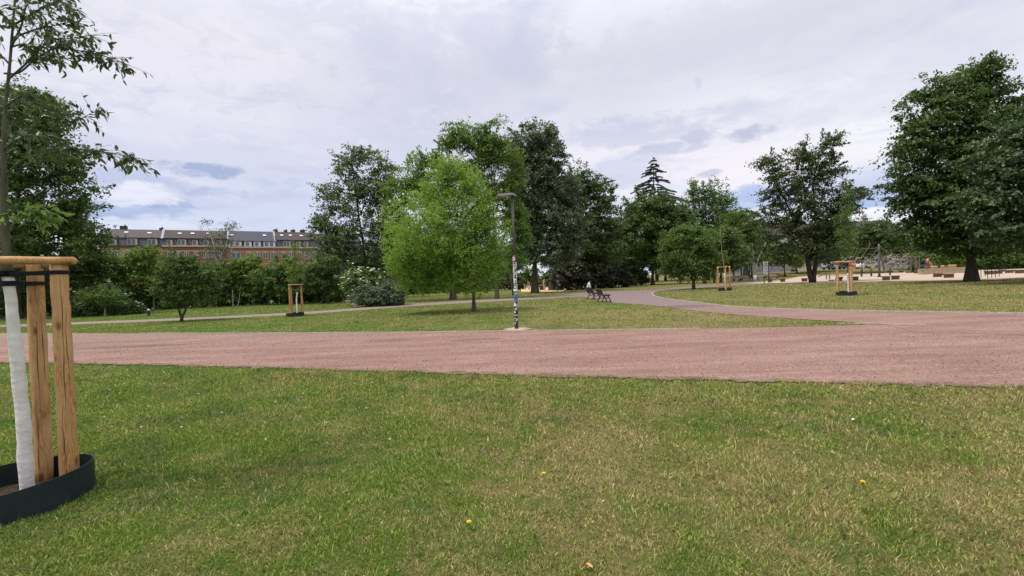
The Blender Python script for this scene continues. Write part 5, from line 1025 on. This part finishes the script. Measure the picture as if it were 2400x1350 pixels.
for h_ in HL:
    nm, lb, bx, D_, lobes, mt, n_, ls_ = h_[:8]
    tree(nm, lb, bx, D_, lobes, mt, n_, ls_, 0.09 if nm != 'slim_tree' else 0.07, 'bark_pale' if nm == 'slim_tree' or 'yellow' in lb else 'bark_dark', G2, gap=0.3, cs=0.5, droop=0.25, sub=6, flowers=(h_[8] if len(h_) > 8 else 0), shoot=0.35, cat='bush' if 'bush' in nm else 'tree')
tree('vase_tree', 'small wide dark tree with forked trunk on the left lawn', 425, 24.7, [(425, 620, 42, 22), (400, 650, 32, 26), (455, 640, 42, 26), (430, 675, 58, 26), (478, 670, 26, 22), (385, 680, 24, 18), (470, 700, 26, 14), (400, 705, 28, 12)], 'leaf_maple', 22000, .095, 0.085, 'bark_dark', G2, gap=0.25, cs=0.33, per=34, flat=0.45, trunk_px=[[(426, 745, 0), (420, 728, 0), (408, 700, 0), (400, 660, 0)], [(426, 745, 0), (434, 728, 0), (445, 700, 0), (455, 650, 0)]], sub=8)
for bx, D_, w_, top, mt, lb in [(60, 41, 60, 690, 'leaf_dark', 'low dark hedge shrub at the left edge'), (150, 41, 45, 680, 'leaf_dark', 'low dark shrub just left of the elder'), (325, 44.5, 52, 655, 'leaf_maple', 'low dark shrub right of the elder bush'), (275, 45.5, 46, 640, 'leaf_dark', 'tall dark shrub rising behind the elder bush'), (395, 45, 42, 660, 'leaf_mid', 'low green shrub behind the small forked tree'),
        (450, 46, 46, 650, 'leaf_dark', 'dark hedge shrub right of the small forked tree'), (520, 46, 48, 655, 'leaf_dark', 'dark hedge shrub with two thin pale stems'), (590, 47, 48, 650, 'leaf_maple', 'dark hedge shrub left of the light green tree'), (650, 47, 46, 655, 'leaf_dark', 'dark hedge shrub left of the left stakes'), (715, 47, 46, 650, 'leaf_dark', 'dark hedge shrub right of the left stakes'), (775, 46, 32, 672, 'leaf_dark', 'dark hedge shrub next to the side path'), (890, 62, 50, 640, 'leaf_dark', 'dark shrub beneath the tall airy tree'),
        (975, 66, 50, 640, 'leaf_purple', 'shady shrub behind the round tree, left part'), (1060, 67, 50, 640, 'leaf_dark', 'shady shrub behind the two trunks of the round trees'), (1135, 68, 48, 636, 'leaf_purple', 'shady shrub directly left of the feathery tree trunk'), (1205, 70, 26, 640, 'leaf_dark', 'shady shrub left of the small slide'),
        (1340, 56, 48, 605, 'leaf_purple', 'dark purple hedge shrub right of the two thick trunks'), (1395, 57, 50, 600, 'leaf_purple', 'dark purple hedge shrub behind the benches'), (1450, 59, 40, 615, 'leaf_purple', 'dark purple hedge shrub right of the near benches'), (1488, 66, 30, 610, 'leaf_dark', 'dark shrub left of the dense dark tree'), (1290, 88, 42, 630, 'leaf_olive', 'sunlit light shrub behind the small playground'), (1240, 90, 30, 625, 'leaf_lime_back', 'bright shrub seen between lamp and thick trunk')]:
    q = P(bx, 675, D_); hz_ = 675-(P(bx, 675, D_).z-1.6)*F/D_; by_ = 1.6*F/D_+ (655+(1200-bx)*0.0402); cy = (top+by_)/2; hh = (by_-top)/2
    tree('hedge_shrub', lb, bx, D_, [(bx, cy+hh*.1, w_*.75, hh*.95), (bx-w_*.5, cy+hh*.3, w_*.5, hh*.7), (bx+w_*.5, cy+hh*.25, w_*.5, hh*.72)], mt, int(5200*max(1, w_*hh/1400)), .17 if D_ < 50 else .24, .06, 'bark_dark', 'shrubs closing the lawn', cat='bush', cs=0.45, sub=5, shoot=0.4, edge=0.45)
tree('viburnum_bush', 'big rounded bush thick with white flowers left of the round tree', 843, 37, [(843, 655, 32, 30), (868, 662, 24, 26), (822, 662, 18, 20), (845, 680, 34, 20)], 'leaf_mid', 11000, .13, .06, 'bark_dark', 'flowering bushes', cat='bush', flowers=420, cs=0.35, edge=0.35)
tree('dark_bush', 'low wide dark bush in front of the white flowering one', 893, 33.5, [(860, 694, 28, 22), (895, 690, 36, 28), (930, 695, 24, 22), (890, 703, 55, 14)], 'leaf_silver', 15000, .12, .05, 'bark_dark', 'flowering bushes', cat='bush', cs=0.3, edge=0.35)
# leaning thin trunks and middle distance trees
def bare(name, label, D_, pxs, r, mt):
    b_ = P(pxs[0][0], pxs[0][1], D_); b_.z = 0; pts = [P(a, b, D_)-b_ for a, b in pxs]; pts[0].z = -.05; e = empty('slender_tree', b_, label, 'tree'); MB().tube(smooth_line(pts, 3), [r*(1-.6*i/(3*len(pts)-2)) for i in range(3*(len(pts)-1)+1)], 7).build('trunk', mt, e, True); return e
bare('leaning_trunk', 'thin pale leaning trunk above the bin and benches', 66, [(1771, 655), (1772, 630), (1780, 600), (1792, 575), (1800, 560)], .13, 'bark_pale')
bare('leaning_trunk', 'thin pale upright trunk just left of the leaning one', 66, [(1767, 655), (1766, 625), (1766, 600), (1763, 570)], .09, 'bark_pale')
bare('leaning_trunk', 'thin brown trunk slanting left behind the lamp post', 44, [(1204, 690), (1199, 665), (1194, 645), (1190, 630)], .14, 'bark')
bare('thin_trunk', 'thin pale stem in the left hedge, upright', 42, [(546, 722), (546, 700), (545, 680)], .06, 'bark_pale')
bare('thin_trunk', 'thin pale stem in the left hedge, slanting', 42, [(556, 721), (560, 705), (562, 688)], .05, 'bark_pale')
G3 = 'middle distance trees behind the benches'
MD = [(1690, 62, [(1700, 560, 36, 30), (1680, 600, 34, 28), (1720, 610, 34, 24)], 'leaf_dark', 9000, 'dark tree shading the far stakes'),
 (1738, 72, [(1735, 520, 36, 28), (1760, 545, 30, 30), (1720, 560, 34, 30), (1750, 590, 40, 28)], 'leaf_mid', 13000, 'leafy green tree above the row of benches'),
 (1720, 68, [(1715, 575, 26, 26), (1730, 605, 26, 22)], 'leaf_mid', 7000, 'slim green tree left of the bin'),
 (1755, 92, [(1720, 520, 34, 30), (1750, 530, 36, 30), (1770, 560, 30, 36), (1700, 550, 40, 34), (1735, 580, 46, 30)], 'leaf_mid', 15000, 'tall leafy tree filling the gap left of the forked tree'),
 (1790, 88, [(1790, 575, 36, 30), (1770, 600, 36, 22)], 'leaf_dark', 9000, 'dark tree right behind the leaning pale trunk'),
 (1840, 84, [(1830, 590, 36, 24), (1860, 600, 34, 20), (1810, 605, 30, 18)], 'leaf_olive', 9000, 'light green tree behind the information sign'),
 (1868, 90, [(1880, 605, 30, 18), (1855, 590, 26, 20)], 'leaf_mid', 6000, 'green tree in front of the graffitied utility box'),
 (1905, 92, [(1910, 600, 26, 20), (1930, 585, 30, 30)], 'leaf_dark', 7000, 'dark tree behind the forked one'),
 (1962, 78, [(1960, 585, 32, 28), (1975, 555, 22, 24)], 'leaf_mid', 8000, 'mid green tree behind the right staked tree'),
 (2020, 86, [(2010, 570, 36, 28), (2035, 545, 36, 30), (2040, 590, 40, 24)], 'leaf_dark', 13000, 'dark tree behind the rope net mast'),
 (2072, 84, [(2070, 545, 34, 30), (2085, 585, 38, 28)], 'leaf_dark', 12000, 'dark tree between rope net and chestnut'),
 (2130, 90, [(2120, 560, 34, 34), (2150, 590, 36, 26), (2110, 590, 30, 22)], 'leaf_maple', 11000, 'dark tree behind the grey timber frame')]
for bx, D_, lobes, mt, n_, lb in MD:
    tree('background_tree', lb, bx, D_, lobes, mt, n_, .26, .14, 'bark_dark', G3, gap=0.25, cs=0.75, sub=6, fork=2.2, zb=0.85 if D_ > 95 else 0)
for i, (bx, D_, r_) in enumerate([(1652, 60, .30), (1674, 62, .16), (1684, 63, .12), (1751, 82, .2), (1757, 84, .15), (1763, 83, .2), (1745, 80, .25)]):
    bare('dark_trunk', ['stout dark trunk right of the small lawn tree', 'thin dark trunk behind the far stakes, left', 'thin dark trunk behind the far stakes, right', 'dark trunk among the far group, second from left', 'thin dark trunk in the middle of the far group', 'dark trunk at the right of the far group', 'thickest dark trunk at the left of the far group'][i], D_, [(bx, 655), (bx-1, 640), (bx-2 if i % 2 else bx+2, 610), (bx+1, 585)], r_, 'bark_dark')
# hedge behind the playground on the right
for i, (bx, w_, top, mt, lb) in enumerate([(2175, 40, 590, 'leaf_mid', 'green hedge shrub behind the seated person'), (2222, 42, 578, 'leaf_olive', 'light green hedge shrub left of the chestnut trunk'), (2262, 34, 590, 'leaf_mid', 'green hedge shrub directly behind the chestnut trunk'), (2318, 46, 568, 'leaf_mid', 'tall green hedge shrub right of the chestnut trunk'), (2372, 46, 562, 'leaf_olive', 'tall light hedge shrub at the right edge'), (2440, 50, 565, 'leaf_mid', 'hedge shrub just beyond the right edge')]):
    D_ = 76+i*0.6; by_ = 1.6*F/D_+(655+(1200-bx)*0.0402); hh = (by_-top)/2; cy = (by_+top)/2
    tree('hedge_shrub', lb, bx, D_, [(bx, cy, w_*.8, hh), (bx-w_*.55, cy+4, w_*.5, hh*.85), (bx+w_*.55, cy+3, w_*.5, hh*.85)], mt, 15000, .25, .06, 'bark_dark', 'hedge shrubs behind the playground', cat='bush', cs=0.6, sub=5, edge=0.45, flowers=40 if i > 2 else 0)
# far wood closing the horizon: copies of three prototypes
PR = []
for k, (mt, nn) in enumerate([('leaf_dark', 'round'), ('leaf_maple', 'broad'), ('leaf_mid', 'tall')]):
    pass
FW = [(-420, 60, 1.2), (-250, 58, 1.3), (-120, 62, 1.1), (10, 64, 0.9), (110, 60, 0.85), (905, 82, 1.15), (960, 88, 1.0), (1040, 84, 1.0), (1110, 90, 1.05), (1180, 92, 1.0), (1330, 84, 1.1), (1400, 80, 1.2), (1460, 84, 1.1), (1560, 95, 1.1), (1620, 100, 1.0), (1690, 104, 1.0), (1780, 118, .9), (2200, 98, 1.1), (2290, 96, 1.05), (2380, 96, 1.1), (2480, 92, 1.2), (2620, 88, 1.3), (2800, 84, 1.3)]
FL = ['', '', '', 'far tree seen left of the near stakes', 'far tree behind the huge left tree, right side', 'far dark tree behind the tall airy one', 'far dark tree behind the left of the round tree', 'far dark tree behind the middle of the round tree', 'far dark tree behind the right of the round tree', 'far dark tree behind the feathery one', 'far dark tree behind the two thick trunks', 'far dark tree behind the purple hedge, left', 'far dark tree behind the purple hedge, right', 'far dark tree behind the dense round one', 'far dark tree beneath the upright tips', 'far dark tree behind the far stakes', 'far dark tree behind the information sign', 'far dark tree left behind the chestnut', 'far dark tree right behind the chestnut', 'far dark tree behind the right hedge']
protos = []
for i, (bx, D_, s_) in enumerate(FW):
    lb = FL[i] if i < len(FL) and FL[i] else ('tree beyond the left picture edge, number of steps %s' % ['far', 'middle', 'near'][i] if i < 3 else 'tree beyond the right picture edge at distance %d metres' % D_)
    if i < 3: lb = ['outermost tree beyond the left picture edge', 'second tree beyond the left picture edge', 'tree just beyond the left picture edge'][i]
    if i >= 20: lb = ['tree just beyond the right picture edge', 'second tree beyond the right picture edge', 'outermost tree beyond the right picture edge'][i-20]
    if len(protos) < 3:
        s0 = D_/F; e = tree('far_tree', lb, bx, D_, [(bx, 655-4.5/s0+(1200-bx)*.04, 3.2/s0, 2.6/s0), (bx-2.6/s0, 655-2.4/s0+(1200-bx)*.04, 2.6/s0, 2.2/s0), (bx+2.6/s0, 655-2.6/s0+(1200-bx)*.04, 2.6/s0, 2.2/s0), (bx, 655-1.2/s0+(1200-bx)*.04, 3.6/s0, 1.6/s0)], ['leaf_dark', 'leaf_maple', 'leaf_dark'][len(protos)], 13000, .28, .25, 'bark_dark', 'far trees closing the horizon', gap=0.15, cs=0.8, sub=4, seed=900+i)
        e.scale = (s_, s_, s_); protos.append(e)
    else:
        src = protos[i % 3]; e = copy_tree(src); yy = 675
        for _ in range(4): q = P(bx, yy, D_); yy += q.z*F/D_
        e.location = (P(bx, yy, D_).x, D_, 0); e.scale = (s_, s_, s_); e.rotation_euler = (0, 0, i*1.3); e['label'] = lb

# ------------------------------------------------------------------ small things in the lawn
def dandelion(px, py, label):
    o = G(px, py); e = empty('dandelion', o, label, 'dandelion', 'dandelions in the lawn'); MB().tube([(0, 0, 0), (0.004, 0, .03), (0.0, 0, .065)], .0022, 6).build('stem', 'leaf_sprout', e)
    mb = MB(); n = 16
    for ring_, (r, z) in enumerate(((.015, 0), (.011, .004), (.006, .006))):
        for i in range(n):
            w = 2*math.pi*(i+ring_*.5)/n; w2 = .17; mb.add([(0, 0, .062), (r*math.cos(w-w2), r*math.sin(w-w2), .066+z), (r*1.1*math.cos(w), r*1.1*math.sin(w), .067+z), (r*math.cos(w+w2), r*math.sin(w+w2), .066+z)], [(0, 1, 2, 3)])
    mb.build('flower', 'yellow_petal', e)
for a in [(1275, 1128, 'yellow dandelion flower, farthest of the two in mid lawn'), (1100, 1246, 'yellow dandelion flower nearest the camera'), (2023, 1150, 'yellow dandelion flower on the right of the lawn')]: dandelion(*a)
o = G(1380, 1342); mb = MB(); mb.add([(-.03, 0, .03), (-.01, .018, .045), (.02, .012, .04), (.035, 0, .03), (.018, -.016, .042), (-.012, -.018, .035), (0, 0, .035)], [(0, 1, 6), (1, 2, 6), (2, 3, 6), (3, 4, 6), (4, 5, 6), (5, 0, 6)])
lf_ = tag(mb.build('fallen_leaf', 'dead_leaf', loc=o), 'curled orange dead leaf at the bottom of the lawn', 'leaf'); lf_.rotation_euler = (0.2, 0.2, 2.2)
o = G(2000, 992); mb = MB(); mb.add([(-.02, 0, .035), (.0, .015, .05), (.022, .004, .04), (.01, -.014, .045)], [(0, 1, 2, 3)]); tag(mb.build('paper_scrap', 'paper', loc=o), 'tiny white paper scrap in the right lawn', 'litter')
fm = MB()
for i in range(14): w = i*.449; fm.box((0.006*math.cos(w), 0.006*math.sin(w), .045+.003*(i % 3)), (.006, .006, .006))
fme = fm.mesh('clover', 'paper'); g = random.Random(6)
cl = [(640, 950), (705, 930), (520, 975), (430, 1010), (300, 905), (255, 920), (860, 965), (560, 905), (350, 960), (240, 985), (470, 930), (760, 1000), (910, 1040), (980, 915), (330, 1010), (620, 1040), (390, 905), (830, 905)]
for px, py in cl: tag(link('clover_flower', fme, None, G(px+g.uniform(-9, 9), py)), 'tiny white clover flower in the green part of the lawn', 'flower', 'white clover flowers in the lawn')
